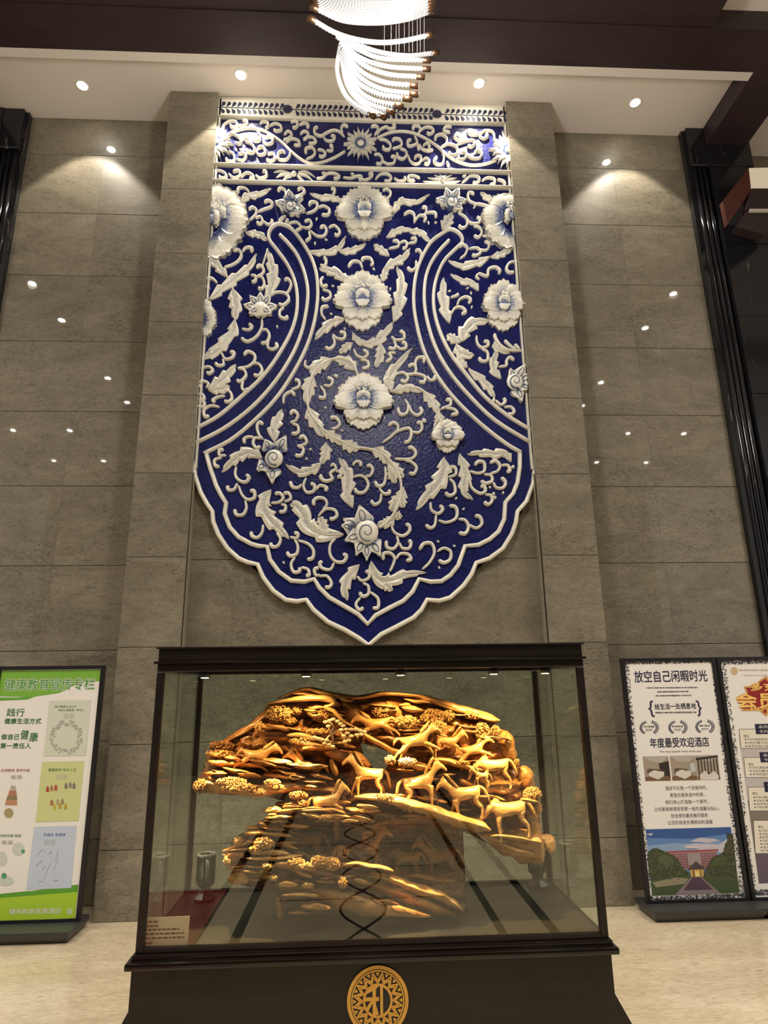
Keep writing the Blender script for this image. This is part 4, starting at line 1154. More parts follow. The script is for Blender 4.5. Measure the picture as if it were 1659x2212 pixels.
for (xa, xb, ya, yb, n_, Y_) in ((495, 650, 1778, 1866, 26, -2.60), (500, 600, 1865, 1905, 6, -2.60), (600, 840, 1862, 1975, 24, -2.62), (430, 700, 1640, 1716, 34, -2.62), (590, 800, 1735, 1775, 30, -2.63), (860, 1060, 1640, 1775, 22, -2.59), (960, 1160, 1690, 1790, 20, -2.56), (560, 760, 1500, 1625, 26, -2.57), (820, 1090, 1505, 1600, 22, -2.54)):
    for k in range(n_):
        x = rr.uniform(xa, xb); y = rr.uniform(ya, yb)
        if not inpoly(poly_up, np.array([x]), np.array([y]))[0]: continue
        L_ = rr.uniform(12, 32); h = rr.uniform(2.4, 6.5); sl = rr.uniform(-.12, .28)
        ledge('%f %f %f %f %f %f %f %f %f %f %f %f' % (x-L_, y-sl*L_, h*.4, x-L_*.3, y-sl*L_*.2-rr.uniform(-2, 2), h, x+L_*.4, y+sl*L_*.3, h*.9, x+L_, y+sl*L_, h*.3), Y_+rr.uniform(-.025, .03), rr.uniform(.018, .04), rr.choice(('wood_light', 'wood_light', 'wood_mid', 'wood_mid', 'wood_dark') if y > 1725 else ('wood_mid', 'wood_dark', 'wood_dark', 'wood_light')), 'rock_ledge', k, .3, 3)
# see-through foliage clumps carved as clusters of small knobs
def foliage(px, py, rx, ry, Y, mat='wood_light', n=None, name='pine_foliage', size=1.75):
    n = n or int(rx*ry*.95)+30; g = G()
    if py > 1742 and px < 860: Y = max(Y-.05, -2.705)
    for k in range(n):
        a = rnd()*2*PI; q = rnd()**.5; z = rnd()
        s = size*(.6+.7*rnd())*SPX
        p = son(px+q*rx*math.cos(a), py+q*ry*math.sin(a), Y - .035*math.sqrt(max(0, 1-q*q)) + .03*(z-.5))
        g.ico(p, s, 1, (1, 1, .8+.4*rnd()))
    o = g.obj(name, M[mat], carving, True); o['kind'] = 'stuff'; return o
FOL = [(603,1540,27,18,-2.58,'wood_light'),(562,1572,12,13,-2.57,'wood_light'),(640,1535,12,10,-2.55,'wood_mid'),(478,1612,28,11,-2.54,'wood_dark'),(474,1628,30,9,-2.56,'wood_mid'),
 (434,1698,17,15,-2.62,'wood_dark'),(500,1688,34,9,-2.66,'wood_light'),(515,1702,36,12,-2.67,'wood_light'),(556,1712,22,9,-2.66,'wood_light'),(588,1690,18,7,-2.66,'wood_light'),
 (695,1545,22,14,-2.55,'wood_mid'),(625,1557,16,8,-2.56,'wood_mid'),(825,1536,22,16,-2.53,'wood_mid'),(880,1560,28,15,-2.56,'wood_light'),(935,1548,28,17,-2.56,'wood_mid'),
 (945,1570,20,13,-2.58,'wood_light'),(968,1545,14,11,-2.55,'wood_mid'),(1042,1580,17,22,-2.54,'wood_light'),(1070,1578,11,11,-2.54,'wood_light'),(1022,1545,20,8,-2.55,'wood_mid'),
 (1099,1602,7,14,-2.52,'wood_light'),(1116,1648,6,8,-2.52,'wood_light'),(1150,1716,20,17,-2.56,'wood_light'),(1159,1745,11,16,-2.55,'wood_light'),(843,1642,13,10,-2.60,'wood_light'),
 (880,1644,20,8,-2.62,'wood_pink'),(645,1718,22,9,-2.64,'wood_light'),(655,1734,14,7,-2.64,'wood_light'),(830,1722,24,7,-2.66,'wood_light'),(1000,1648,14,5,-2.63,'wood_mid'),
 (570,1822,22,13,-2.64,'wood_light'),(552,1835,14,8,-2.64,'wood_light'),(514,1817,10,9,-2.60,'wood_light'),(690,1862,20,13,-2.66,'wood_light'),(640,1865,20,12,-2.66,'wood_mid'),
 (715,1866,20,14,-2.66,'wood_light'),(660,1872,30,9,-2.66,'wood_light'),(736,1842,17,17,-2.58,'wood_mid'),(577,1871,12,6,-2.65,'wood_light'),(740,1906,10,12,-2.67,'wood_mid'),
 (665,1912,12,6,-2.67,'wood_light'),(592,1896,8,6,-2.64,'wood_light'),(700,1765,16,4,-2.66,'wood_light'),(490,1860,8,10,-2.60,'wood_light'),(690,1580,30,7,-2.56,'wood_light'),(650,1600,26,8,-2.58,'wood_light')]
for a in FOL: foliage(*a[:5], mat=a[5])
for (px, py) in nums('700 600 770 580 830 560 900 590 950 630 990 665 750 670 960 730 1040 720 1120 720 1190 720 1260 740 1330 760 1210 810 1280 800 1060 780 1000 830 1120 830 520 850 555 865 600 875 650 890 720 900 690 950 760 970 820 1000 1020 920 1080 900'):
    c = son(610+px/7.541, 1480+py/7.541, -2.64); g = G().ico(c, 1, 2, (5.2*SPX, .008, 3.4*SPX)); g.obj('blossom_cap', M['wood_pink'], carving, True)
for s in ('720 1600 2.5 716 1580 2.5 722 1570 2', '712 1590 2.5 735 1576 2 780 1578 1.5', '715 1585 2.5 700 1600 2 680 1596 1.5', '722 1572 2 715 1562 1.6 705 1560 1.2', '735 1580 2 745 1598 1.6 748 1608 1'):
    ledge(s, -2.615, .008, 'wood_pink', 'blossom_branch', 3, .08, 4)
for k in range(12):   # grass tuft at the centre
    a = PI*2*k/12; c = (773, 1766); ledge('%f %f 1.2 %f %f 1.1 %f %f .5' % (c[0], c[1], c[0]+5*math.cos(a), c[1]+5*math.sin(a), c[0]+10*math.cos(a), c[1]+9*math.sin(a)), -2.66, .004, 'wood_light', 'grass_blade', k, .02, 2)

# ---- horses
def horse_mesh(pose):
    V = []; R = []; E = []
    def v(p, r_, link_to=None):
        V.append(p); R.append(r_); i = len(V)-1
        if link_to is not None: E.append((link_to, i))
        return i
    up = {'walk': (.50, .44), 'gallop': (.58, .26), 'lie': (.36, .50), 'graze': (.56, -.22), 'rear': (.46, .48)}[pose]
    pel = v((-.38, 0, .02), .245); mid = v((-.05, 0, -.03), .235, pel); ch = v((.30, 0, -.01), .25, mid)
    nb = v((.46, 0, .16), .155, ch); dx, dz = up[0], up[1]
    nm_ = v((.46+dx*.32, 0, .16+dz*.40), .155, nb); po = v((.46+dx*.56, 0, .16+dz*.80), .115, nm_)
    hz = -.16 if pose != 'graze' else -.22
    h1 = v((.46+dx*.56+.17, 0, .16+dz*.80+hz*.6), .10, po); v((.46+dx*.56+.36, 0, .16+dz*.80+hz*1.9), .062, h1)
    for s in (-1, 1): v((.46+dx*.56-.02, s*.05, .16+dz*.80+.15), .025, po)
    if pose == 'walk': F = [[(.40,-.45),(.36,-.78),(.42,-.92)], [(.50,-.42),(.62,-.70),(.60,-.86)]]; H = [[(-.34,-.32),(-.56,-.56),(-.50,-.82),(-.44,-.92)], [(-.44,-.34),(-.66,-.54),(-.70,-.80),(-.64,-.90)]]
    elif pose == 'gallop': F = [[(.66,-.30),(.86,-.42),(.92,-.50)], [(.56,-.42),(.66,-.66),(.58,-.74)]]; H = [[(-.56,-.28),(-.80,-.36),(-.98,-.56),(-.98,-.64)], [(-.46,-.34),(-.66,-.52),(-.80,-.76),(-.76,-.86)]]
    elif pose == 'lie': F = [[(.52,-.26),(.72,-.30),(.58,-.36)], [(.40,-.30),(.56,-.36),(.40,-.38)]]; H = [[(-.20,-.30),(-.46,-.34),(-.22,-.38),(-.14,-.38)], [(-.26,-.32),(-.48,-.36),(-.26,-.38),(-.18,-.38)]]
    elif pose == 'graze': F = [[(.42,-.45),(.42,-.78),(.46,-.92)], [(.34,-.44),(.26,-.74),(.28,-.90)]]; H = [[(-.36,-.32),(-.56,-.56),(-.54,-.82),(-.48,-.92)], [(-.42,-.34),(-.62,-.56),(-.64,-.82),(-.58,-.92)]]
    else: F = [[(.60,-.18),(.72,-.40),(.62,-.48)], [(.52,-.26),(.58,-.52),(.48,-.58)]]; H = [[(-.36,-.32),(-.56,-.56),(-.52,-.82),(-.46,-.92)], [(-.44,-.34),(-.66,-.54),(-.64,-.80),(-.58,-.90)]]
    for s, L in zip((-1, 1), F):
        a = v((.36, s*.10, -.16), .125, ch); b = v((L[0][0], s*.12, L[0][1]), .07, a); c = v((L[1][0], s*.12, L[1][1]), .045, b); v((L[2][0], s*.12, L[2][1]), .055, c)
    for s, L in zip((-1, 1), H):
        a = v((-.42, s*.11, -.14), .165, pel); b = v((L[0][0], s*.13, L[0][1]), .105, a); c = v((L[1][0], s*.13, L[1][1]), .06, b); d = v((L[2][0], s*.13, L[2][1]), .045, c); v((L[3][0], s*.13, L[3][1]), .055, d)
    t1 = v((-.60, 0, .12), .065, pel); t2 = v((-.76, 0, .02 if pose != 'gallop' else .14), .085, t1); t3 = v((-.86, 0, -.24 if pose != 'gallop' else .04), .08, t2); v((-.93, 0, -.50 if pose != 'gallop' else -.10), .02, t3)
    me = bpy.data.meshes.new('tmp'); me.from_pydata(V, E, []); o = bpy.data.objects.new('tmp', me); C.objects.link(o)
    o.modifiers.new('s', 'SKIN'); sm = o.modifiers.new('b', 'SUBSURF'); sm.levels = 1; sm.render_levels = 1
    for i, r_ in enumerate(R): me.skin_vertices[0].data[i].radius = (r_, r_*(.82 if i < 3 else .9)); me.skin_vertices[0].data[i].use_root = (i == 0)
    bpy.context.view_layer.update()
    ev = o.evaluated_get(bpy.context.evaluated_depsgraph_get()); m2 = bpy.data.meshes.new_from_object(ev); bpy.data.objects.remove(o)
    m2.polygons.foreach_set('use_smooth', [True]*len(m2.polygons)); m2.name = 'horse'
    # mane: locks down the neck
    g = G(); r0 = random.Random(3)
    for k in range(9):
        t = k/8; x = .44+dx*(.02+.52*t)-.06; z = .22+dz*(.05+.78*t)+.09; w_ = .20+.08*r0.random()
        g.tube([(x, 0, z+.03), (x-.09, -.06, z+.0), (x-.15, -.10, z-.10), (x-.22, -.09, z-w_)], [.045, .045, .036, .01], 6)
    mm = bpy.data.meshes.new('mane'); mm.from_pydata([tuple(p) for p in g.v], [], g.f); mm.update(); mm.polygons.foreach_set('use_smooth', [True]*len(mm.polygons))
    return m2, mm
HM = {p: horse_mesh(p) for p in ('walk', 'gallop', 'lie', 'graze', 'rear')}
HORSES = [  # centre px, py, body length px, facing, pose, tilt deg, Y, material
 (556,1630,50,1,'gallop',4,-2.60,'wood_light'), (664,1656,54,-1,'gallop',-12,-2.58,'wood_mid'), (796,1669,56,-1,'walk',-4,-2.60,'wood_light'), (706,1728,50,1,'lie',0,-2.66,'wood_light'),
 (812,1562,52,-1,'gallop',6,-2.57,'wood_mid'), (897,1598,56,1,'gallop',-8,-2.62,'wood_light'), (966,1600,44,1,'rear',10,-2.60,'wood_mid'), (1022,1618,46,1,'gallop',-10,-2.58,'wood_light'),
 (1066,1652,56,-1,'graze',6,-2.60,'wood_light'), (905,1688,60,1,'walk',-6,-2.63,'wood_light'), (1003,1712,58,-1,'walk',8,-2.63,'wood_light'), (1096,1746,66,-1,'graze',8,-2.62,'wood_light'),
 (660,1814,58,-1,'walk',6,-2.56,'wood_mid'), (786,1830,62,1,'walk',-4,-2.54,'wood_mid'), (950,1845,60,-1,'walk',4,-2.46,'wood_mid'), (876,1850,54,-1,'graze',0,-2.46,'wood_mid'), (1040,1674,26,-1,'walk',0,-2.62,'wood_light')]
mats_h = {}
for (px, py, L, fc, pose, tilt, Y, mt) in HORSES:
    bm_, mm_ = HM[pose]
    key = (pose, mt)
    if key not in mats_h:
        b2, n2 = bm_.copy(), mm_.copy(); b2.materials.clear(); b2.materials.append(M[mt]); n2.materials.append(M[mt]); mats_h[key] = (b2, n2)
    b2, n2 = mats_h[key]
    o = link('horse', b2, None, carving, son(px, py, Y)); s = L*SPX*.98
    o.scale = (s*fc*.87, s*1.05, s*.93); o.rotation_euler = (0, math.radians(tilt)*fc, 0)
    link('mane', n2, None, o)

# ================================================================== chandelier
CY = -2.0
chand = empty('chandelier', at(800, 130, CY), 'glowing chandelier of curved braided glass rods with bronze caps hanging from the ceiling', 'chandelier')
KO = Vector(chand.location)
def mat_rod():
    a = N('glowing_braided_glass', (.2,.19,.18), .3)
    u = a.attr('ulen'); q = a.attr('vang')
    s1 = a.n('ShaderNodeMath', operation='MULTIPLY_ADD'); a.l(u, s1.inputs[0]); s1.inputs[1].default_value = 280.0; a.l(q, s1.inputs[2])
    sn = a.n('ShaderNodeMath', operation='SINE'); a.l(s1.outputs[0], sn.inputs[0])
    c = a.ramp(sn.outputs[0], [(.12, (.06,.055,.05)), (.45, (1,.97,.92))])
    a.l(c, a.b.inputs['Emission Color']); a.set('Emission Strength', 1.15); return a.m
M['rod'] = mat_rod()
def rod(pts, cap_r=True, cap_l=False, dY=(0, 0), rpx=5.0, caplen=18):
    """pts in zoom pixels of the chandelier crop"""
    P2 = [(600+x/3.95, y/3.95) for x, y in pts]; P2 = catmull(P2, 8); n = len(P2)
    P = [at(p[0], p[1], CY + dY[0]*(1-i/(n-1)) + dY[1]*(i/(n-1)) ) - KO for i, p in enumerate(P2)]
    R_ = rpx*.0030; g = G().tube(P, R_, 10); L = [0.0]
    for i in range(1, n): L.append(L[-1]+(P[i]-P[i-1]).length)
    ul = []; va = []
    for i in range(n):
        for k in range(10): ul.append(L[i]); va.append(2*PI*k/10*2)
    mk('glass_rod', g.v, g.f, M['rod'], chand, True, {'ulen': ul, 'vang': va})
    def cap(p, d):
        d = d.normalized(); G().tube([p - d*.006, p + d*.050], R_*1.25, 12).obj('rod_cap', M['bronze'], chand, True)
    if cap_r: cap(P[-1], P[-1]-P[-2])
    if cap_l: cap(P[0], P[0]-P[1])
for i in range(11):
    k = i/10
    rod([(318+20*k, -110+190*k), (560, -40+215*k), (850, -40+235*k), (1100, -70+235*k), (1290-10*k, -160+265*k)], True, True, (.22-.3*k, -.2+.25*k))
rod([(315, 180), (470, 270), (640, 330), (850, 362), (1060, 350), (1272, 305)], True, True, (-.10, .05))
RODS = [[(460, 265), (620, 350), (850, 440), (1100, 475), (1320, 455)], [(500, 310), (700, 430), (900, 500), (1245, 515)], [(530, 365), (720, 500), (950, 570), (1240, 588)],
        [(545, 395), (740, 560), (950, 635), (1190, 655)], [(545, 410), (700, 600), (900, 700), (1135, 728)], [(540, 425), (680, 640), (880, 760), (1135, 800)],
        [(540, 430), (660, 680), (850, 800), (1080, 840)], [(540, 440), (650, 720), (800, 850), (1010, 900)], [(540, 440), (620, 740), (760, 880), (945, 948)],
        [(535, 430), (590, 720), (720, 890), (880, 985)], [(530, 400), (505, 600), (560, 780), (650, 890), (790, 975)]]
for i, p in enumerate(RODS): rod(p, True, False, (-.05+.02*i, .16-.045*i), 4.7)
for x in (910, 968, 1010, 1035, 1080, 1120, 1150, 1190, 1215, 1250):
    a, b = at(600+x/3.95, -40, CY), at(600+x/3.95, 112, CY)
    G().tube([a-KO, b-KO], .0006, 5).obj('hanging_wire', M['lamp_ring'], chand)
pl_ = bpy.data.lights.new('chandelier_light', 'POINT'); pl_.energy = 190; pl_.color = (1, .95, .88); pl_.shadow_soft_size = .25
plo = bpy.data.objects.new('chandelier_light', pl_); C.objects.link(plo); plo.location = at(820, 40, CY-.45)
c0 = at(800, -60, CY)
G().tube([(-.02, 0, c0.z-KO.z-.2), (-.02, 0, ZBEAM+.01-KO.z-.03)], .012, 8).obj('hanging_rod', M['bronze'], chand)
G().lathe([(.01, ZBEAM+.01-KO.z-.05), (.28, ZBEAM+.01-KO.z-.05), (.28, ZBEAM+.01-KO.z), (.01, ZBEAM+.01-KO.z)], 32, (-.02, 0, 0)).obj('ceiling_plate', M['bronze'], chand)

# ================================================================== poster stands
PY = -.20
def text_mesh(body):
    cu = bpy.data.curves.new('t', 'FONT'); cu.body = body; cu.resolution_u = 3; cu.align_x = 'LEFT'
    o = bpy.data.objects.new('t', cu); C.objects.link(o); bpy.context.view_layer.update()
    me = bpy.data.meshes.new_from_object(o.evaluated_get(bpy.context.evaluated_depsgraph_get())); bpy.data.objects.remove(o); bpy.data.curves.remove(cu)
    co = np.empty(len(me.vertices)*3); me.vertices.foreach_get('co', co); co = co.reshape(-1, 3); return me, co
def put_text(parent, body, px0, px1, py, hpx, mat, Y=PY, lift=.0015, bold=0.0, name='lettering', slope=None):
    """fit a line of text between two photo pixels at height py"""
    me, co = text_mesh(body); 
    if len(co) == 0: return
    a, b = at(px0, py, Y), at(px1, py if slope is None else py+slope, Y); h = (at(px0, py-hpx/2, Y)-at(px0, py+hpx/2, Y)).z
    mn, mx = co.min(0), co.max(0); O = parent.matrix_world.translation if parent.parent is None else parent.parent.location
    new = np.empty_like(co); u = (co[:, 0]-mn[0])/max(1e-6, mx[0]-mn[0]); w_ = (co[:, 1]-mn[1])/max(1e-6, mx[1]-mn[1])-.5
    new[:, 0] = a.x+(b.x-a.x)*u-O.x; new[:, 1] = Y-lift-O.y; new[:, 2] = a.z+(b.z-a.z)*u+h*w_-O.z
    if bold:
        n0 = len(new); vs = []; fs = []; polys = [tuple(p.vertices) for p in me.polygons]; k = bold*abs(h)
        for j, (ox, oz) in enumerate(((0, 0), (k, 0), (-k, 0), (0, k), (0, -k))):
            vs += [(p[0]+ox, p[1]-.00005*j, p[2]+oz) for p in new]; fs += [tuple(i+j*n0 for i in q) for q in polys]
        mk(name, vs, fs, mat, parent); bpy.data.meshes.remove(me); return
    me.vertices.foreach_set('co', new.ravel()); me.materials.clear(); me.update(); link(name, me, mat, parent)
FC = [0]
def flat(parent, pts, mat, lift=.001, Y=PY, name='print_shape'):
    FC[0] += 1; lift += .000004*(FC[0] % 40)
    O = parent.parent.location if parent.parent else parent.location
    P = [at(x, y, Y)-O for x, y in pts]; P = [Vector((p.x, Y-lift-O.y, p.z)) for p in P]
    return mk(name, P, [tuple(range(len(P)))[::-1]], mat, parent)
def stand(x0, x1, z0, z1, label, base_x=None, fr=.028, yb0=-.375, yb1=-.055):
    t = empty('poster_stand', ((x0+x1)/2, PY, 0), label, 'poster stand', 'upright poster stands along the wall'); O = Vector(t.location)
    for a, b in (((x0, PY-.012, z0), (x0+fr, PY+.025, z1)), ((x1-fr, PY-.012, z0), (x1, PY+.025, z1)), ((x0+fr, PY-.012, z1-fr), (x1-fr, PY+.025, z1)), ((x0+fr, PY-.012, z0), (x1-fr, PY+.025, z0+fr*.7))):
        G().box(Vector(a)-O, Vector(b)-O, .002).obj('frame_bar', M['frame'], t)
    bx0, bx1 = (x0-.02, x1+.02) if base_x is None else base_x
    v = []
    for z, e in ((0, -.035), (.045, 0.0), (.074, 0.0)):
        v += [Vector((bx0-e*.6, yb0-e, z))-O, Vector((bx1+e*.6, yb0-e, z))-O, Vector((bx1+e*.6, yb1+e, z))-O, Vector((bx0-e*.6, yb1+e, z))-O]
    f = [(3,2,1,0), (8,9,10,11)] + [(i+k, (i+1) % 4+k, (i+1) % 4+4+k, i+4+k) for i in range(4) for k in (0, 4)]
    mk('base', v, f, M['base_grey'], t)
    sheet = G().box(Vector((x0+fr*.6, PY, z0+fr*.5))-O, Vector((x1-fr*.6, PY+.012, z1-fr*.6))-O).obj('poster_sheet', M['paper'], t)
    return t, sheet
def bars(sheet, x0, x1, y, h, mat, slope=0.0, lift=.0015):
    rr = random.Random(int(x0*7+y)); x = x0; vs = []; fs = []; O = sheet.parent.location
    while x < x1-1:
        wd = min(rr.uniform(1.2, 3.4), x1-x); yy = y+slope*(x-x0)/max(1, x1-x0); hh = h*rr.uniform(.55, 1)/2; n0 = len(vs)
        for a, b in ((x, yy-hh), (x+wd, yy-hh), (x+wd, yy+hh), (x, yy+hh)):
            q = at(a, b, PY); vs.append(Vector((q.x-O.x, -lift, q.z)))
        fs.append((n0+3, n0+2, n0+1, n0)); x += wd+rr.choice((.4, .5, 1.4))
    o = mk('small_print', vs, fs, mat, sheet); o['kind'] = 'stuff'; return o
# ---- right stand: white hotel poster
sR, shR = stand(2.055, 2.812, .074, 1.786, 'white hotel poster stand with a flowery border, beside the display case', (2.03, 2.826))
navy = col('navy_print', (.012,.012,.05)); slate = col('slate_print', (.05,.06,.09)); greyp = col('grey_print', (.10,.10,.11)); cream = col('cream_print', (.75,.70,.60))
def pe(u, v_): # poster coordinates of the right poster: u 0..1 across, v 0..1 down -> photo pixel
    L = (1348+(1400-1348)*v_, 1427+(1946-1427)*v_); Rr = (1543+(1609-1543)*v_, 1423+(1938-1423)*v_)
    return (L[0]+(Rr[0]-L[0])*u, L[1]+(Rr[1]-L[1])*u)
def border_bits(sheet, pf, seed, dark, n1=230, wd=.042, asp=.38, sides='LRTB'):
    rr = random.Random(seed); vs = []; fs = []; O = sheet.parent.location
    for k in range(n1):
        s = rr.choice(sides); t = rr.random(); e = (rr.random()**1.3)*wd
        if s == 'L': u, v_ = e, t
        elif s == 'R': u, v_ = 1-e, t
        elif s == 'T': u, v_ = t, e*asp
        else: u, v_ = t, 1-e*asp
        r_ = .003+.007*rr.random(); m_ = rr.randint(5, 7); a0 = rr.random()*6; n0 = len(vs)
        for i in range(m_):
            a = a0+2*PI*i/m_; q = r_*(1 if i % 2 else .5); px, py = pf(min(1, max(0, u+q*math.cos(a)*1.3)), min(1, max(0, v_+q*asp*math.sin(a)*1.2)))
            p = at(px, py, PY); vs.append(Vector((p.x-O.x, -.0012-.000004*(k % 100), p.z)))
        fs.append(tuple(range(n0, n0+m_))[::-1])
    o = mk('flower_border', vs, fs, dark, sheet); o['kind'] = 'stuff'
border_bits(shR, pe, 5, col('border_print', (.035,.04,.06)), 2600)
put_text(shR, '放空自己闲暇时光', 1370, 1527, 1462, 25, navy, slope=-3, bold=.012)
for (a, b, y) in ((1396, 1508, 1486), (1420, 1488, 1494.5), (1416, 1493, 1503)): bars(shR, a, b, y, 3.4, greyp, -1)
put_text(shR, '{', 1401, 1412, 1531, 35, navy, bold=.01); put_text(shR, '}', 1505, 1515, 1530, 34, navy, bold=.01)
put_text(shR, '给生活一处栖息地', 1414, 1503, 1526.5, 13, navy, slope=-2, bold=.014); bars(shR, 1415, 1504, 1539.5, 4, greyp, -1)
for cx, cy in ((1402, 1572), (1464, 1571.5), (1522.5, 1570)):
    for s in (-1, 1):
        for k in range(9):
            a = math.radians(115+ (k*14.5)) if s < 0 else math.radians(65-k*14.5)
            for rr_, tw in ((17.5, .55), (14.5, -.5)):
                x, y = cx+rr_*1.12*math.cos(a), cy-rr_*.86*math.sin(a); d = a+PI/2+tw*(1 if s < 0 else -1)
                flat(shR, drop(x, y, -d, 4.6, 3.2), slate, .0012, name='laurel_leaf')
    bars(shR, cx-12, cx+12, cy-2.5, 4.2, greyp); bars(shR, cx-8, cx+8, cy+3.5, 1.5, greyp); bars(shR, cx-7, cx+7, cy+6, 1.5, greyp)
put_text(shR, '年度最受欢迎酒店', 1404, 1531, 1605, 21, navy, slope=-3, bold=.012)
put_text(shR, 'The most popular hotel of the year', 1425, 1515, 1624, 5.2, navy, slope=-1)
# three room pictures
def P4(l, t, r_, b, sk=0): return [(l, t), (r_, t-3+sk), (r_+5, b-2+sk), (l+5, b)]
for k, (l, r_) in enumerate(((1388, 1443), (1446.5, 1501), (1502, 1550))):
    t, b = 1634-k*1.2, 1687-k*1.2
    pic = flat(shR, [(l, t), (r_, t-1), (r_+6, b-1), (l+6, b)], col('room_wall', (.33,.27,.22)), .0012, name='room_picture')
    def ip(u, v_): return (l+(r_-l)*u+6*v_, t+(b-t)*v_-u)
    def fl(pts, m_, lf=.0018): flat(shR, [ip(*p) for p in pts], m_, lf, name='room_picture_detail')
    fl([(0,0),(1,0),(.72,.28),(.3,.22)], col('room_ceiling', (.42,.38,.33))); fl([(0,.85),(.6,.7),(1,.82),(1,1),(0,1)], col('room_floor', (.16,.09,.05)))
    if k < 2:
        fl([(.6 if k == 0 else .66,.3),(1,.2),(1,.85),(.62,.75)], col('room_dark', (.025,.018,.015)) if k == 0 else col('room_curtain', (.30,.26,.2)), .0019)
        fl([(.1,.55),(.2,.5),(.72,.55),(.7,.62),(.12,.72)], col('room_headboard', (.12,.07,.045)), .002); fl([(.16,.68),(.35,.58),(.78,.64),(.74,.82),(.5,.95),(.16,.8)], col('bed_linen', (.62,.58,.54)), .0022)
        fl([(.34,.6),(.46,.57),(.5,.62),(.38,.66)], col('pillow_print', (.75,.72,.68)), .0024)
        if k == 1: fl([(.76,.32),(.96,.28),(.96,.66),(.76,.66)], col('room_window', (.45,.5,.5)), .0021)
    else:
        for j in range(7): x = .06+.14*j; fl([(x,.15),(x+.05,.15),(x+.05,.8),(x,.8)], col('room_dark', (.025,.018,.015)), .002)
        fl([(.1,.8),(.35,.62),(.5,.8),(.75,.64),(.95,.85),(.9,1),(.1,1)], col('bed_linen', (.62,.58,.54)), .0022); fl([(0,.1),(1,.02),(1,.1),(0,.2)], col('room_dark', (.025,.018,.015)), .0021)
for (t, a, b, y) in (('酒店不仅是一个住宿场所，', 1437, 1527, 1703), ('更是住客旅途中的家，', 1447, 1522, 1718), ('我们用心打造每一个细节，', 1437, 1530, 1733), ('让住客能够感受到家一般的温馨与贴心，', 1413, 1554, 1748), ('您会得到最完美的服务', 1449, 1529, 1762.5), ('让您的旅途充满感动和温暖', 1442, 1539, 1777)):
    put_text(shR, t, a, b, y, 9, greyp, slope=-2)
# hotel picture
pic = [(1394.5, 1791.5), (1578.5, 1786.5), (1597, 1927.5), (1408.5, 1934)]
def hp(u, v_):
    (ax, ay), (bx, by), (cx, cy), (dx, dy) = pic
    tx, ty = ax+(bx-ax)*u, ay+(by-ay)*u; qx, qy = dx+(cx-dx)*u, dy+(cy-dy)*u; return (tx+(qx-tx)*v_, ty+(qy-ty)*v_)
HC = [0]
def hf(pts, m_, lf): HC[0] += 1; flat(shR, [hp(*p) for p in pts], m_, .0014+.00003*HC[0], name='hotel_picture_detail')
flat(shR, pic, col('sky_print', (.10,.21,.45)), .0012, name='hotel_picture'); hf([(0,0),(1,0),(1,.10),(.5,.16),(0,.13)], col('sky_deep', (.03,.09,.29)), .0014)
hf([(0,.25),(.3,.22),(.6,.24),(1,.2),(1,.46),(0,.46)], col('sky_pale', (.22,.33,.52)), .0014)
for c_ in ([(.5,.2),(.62,.15),(.78,.17),(.86,.2),(.7,.23)], [(.4,.27),(.55,.23),(.8,.26),(.95,.3),(.9,.36),(.6,.33)], [(.0,.07),(.08,.06),(.06,.10)], [(.8,.3),(.98,.14),(1,.4),(.85,.42)]): hf(c_, col('cloud_print', (.5,.47,.55)), .0016)
hf([(.22,.36),(.8,.35),(.8,.62),(.3,.62)], col('hotel_wall', (.34,.16,.18)), .0018); hf([(.2,.34),(.82,.33),(.82,.355),(.2,.365)], col('hotel_roof', (.28,.07,.07)), .002)
for r_ in range(6):
    for c_ in range(18):
        u = .24+c_*.031; v_ = .385+r_*.037
        if .43 < u < .58 and r_ > 1: continue
        hf([(u, v_), (u+.02, v_), (u+.02, v_+.02), (u, v_+.02)], col('hotel_window', (.13,.07,.10)), .0022)
hf([(.45,.38),(.6,.38),(.6,.56),(.45,.56)], col('hotel_centre', (.30,.25,.25)), .0024)
hf([(.44,.3),(.46,.28),(.58,.28),(.6,.3)], col('hotel_sign', (.75,.6,.6)), .002)
def treepic(c_, seed, m_):
    rr = random.Random(seed); pts = []
    for (u, v_) in c_: pts.append((u+rr.uniform(-.012, .012), v_+rr.uniform(-.012, .012)))
    hf(pts, m_, .0026)
    P_ = np.array(pts); vs = []; fs = []; O = shR.parent.location; us = np.array([rr.uniform(P_[:, 0].min(), P_[:, 0].max()) for _ in range(260)]); wv = np.array([rr.uniform(P_[:, 1].min(), P_[:, 1].max()) for _ in range(260)])
    ok = inpoly([tuple(p) for p in pts], us, wv); HC[0] += 1
    for u, v_ in zip(us[ok], wv[ok]):
        n0 = len(vs); r_ = rr.uniform(.006, .016)
        for i in range(6):
            q = at(*hp(min(1, max(0, u+r_*math.cos(i*1.05)*rr.uniform(.5, 1.2))), v_+r_*1.2*math.sin(i*1.05)*rr.uniform(.5, 1.2)), PY); vs.append(Vector((q.x-O.x, -.0015-.00003*HC[0]-.000004*(n0 % 100), q.z)))
        fs.append(tuple(range(n0, n0+6))[::-1])
    k_ = seed % 3; o = mk('leaf_print', vs, fs, col('leaf_print_%d' % k_, [(.06,.08,.03), (.085,.10,.05), (.10,.075,.06)][k_]), shR); o['kind'] = 'stuff'
treepic([(0,.34),(.05,.3),(.1,.29),(.15,.31),(.2,.35),(.27,.4),(.33,.47),(.37,.55),(.42,.62),(.45,.7),(.4,.76),(.25,.78),(.1,.76),(0,.75)], 1, col('tree_dark', (.035,.05,.02)))
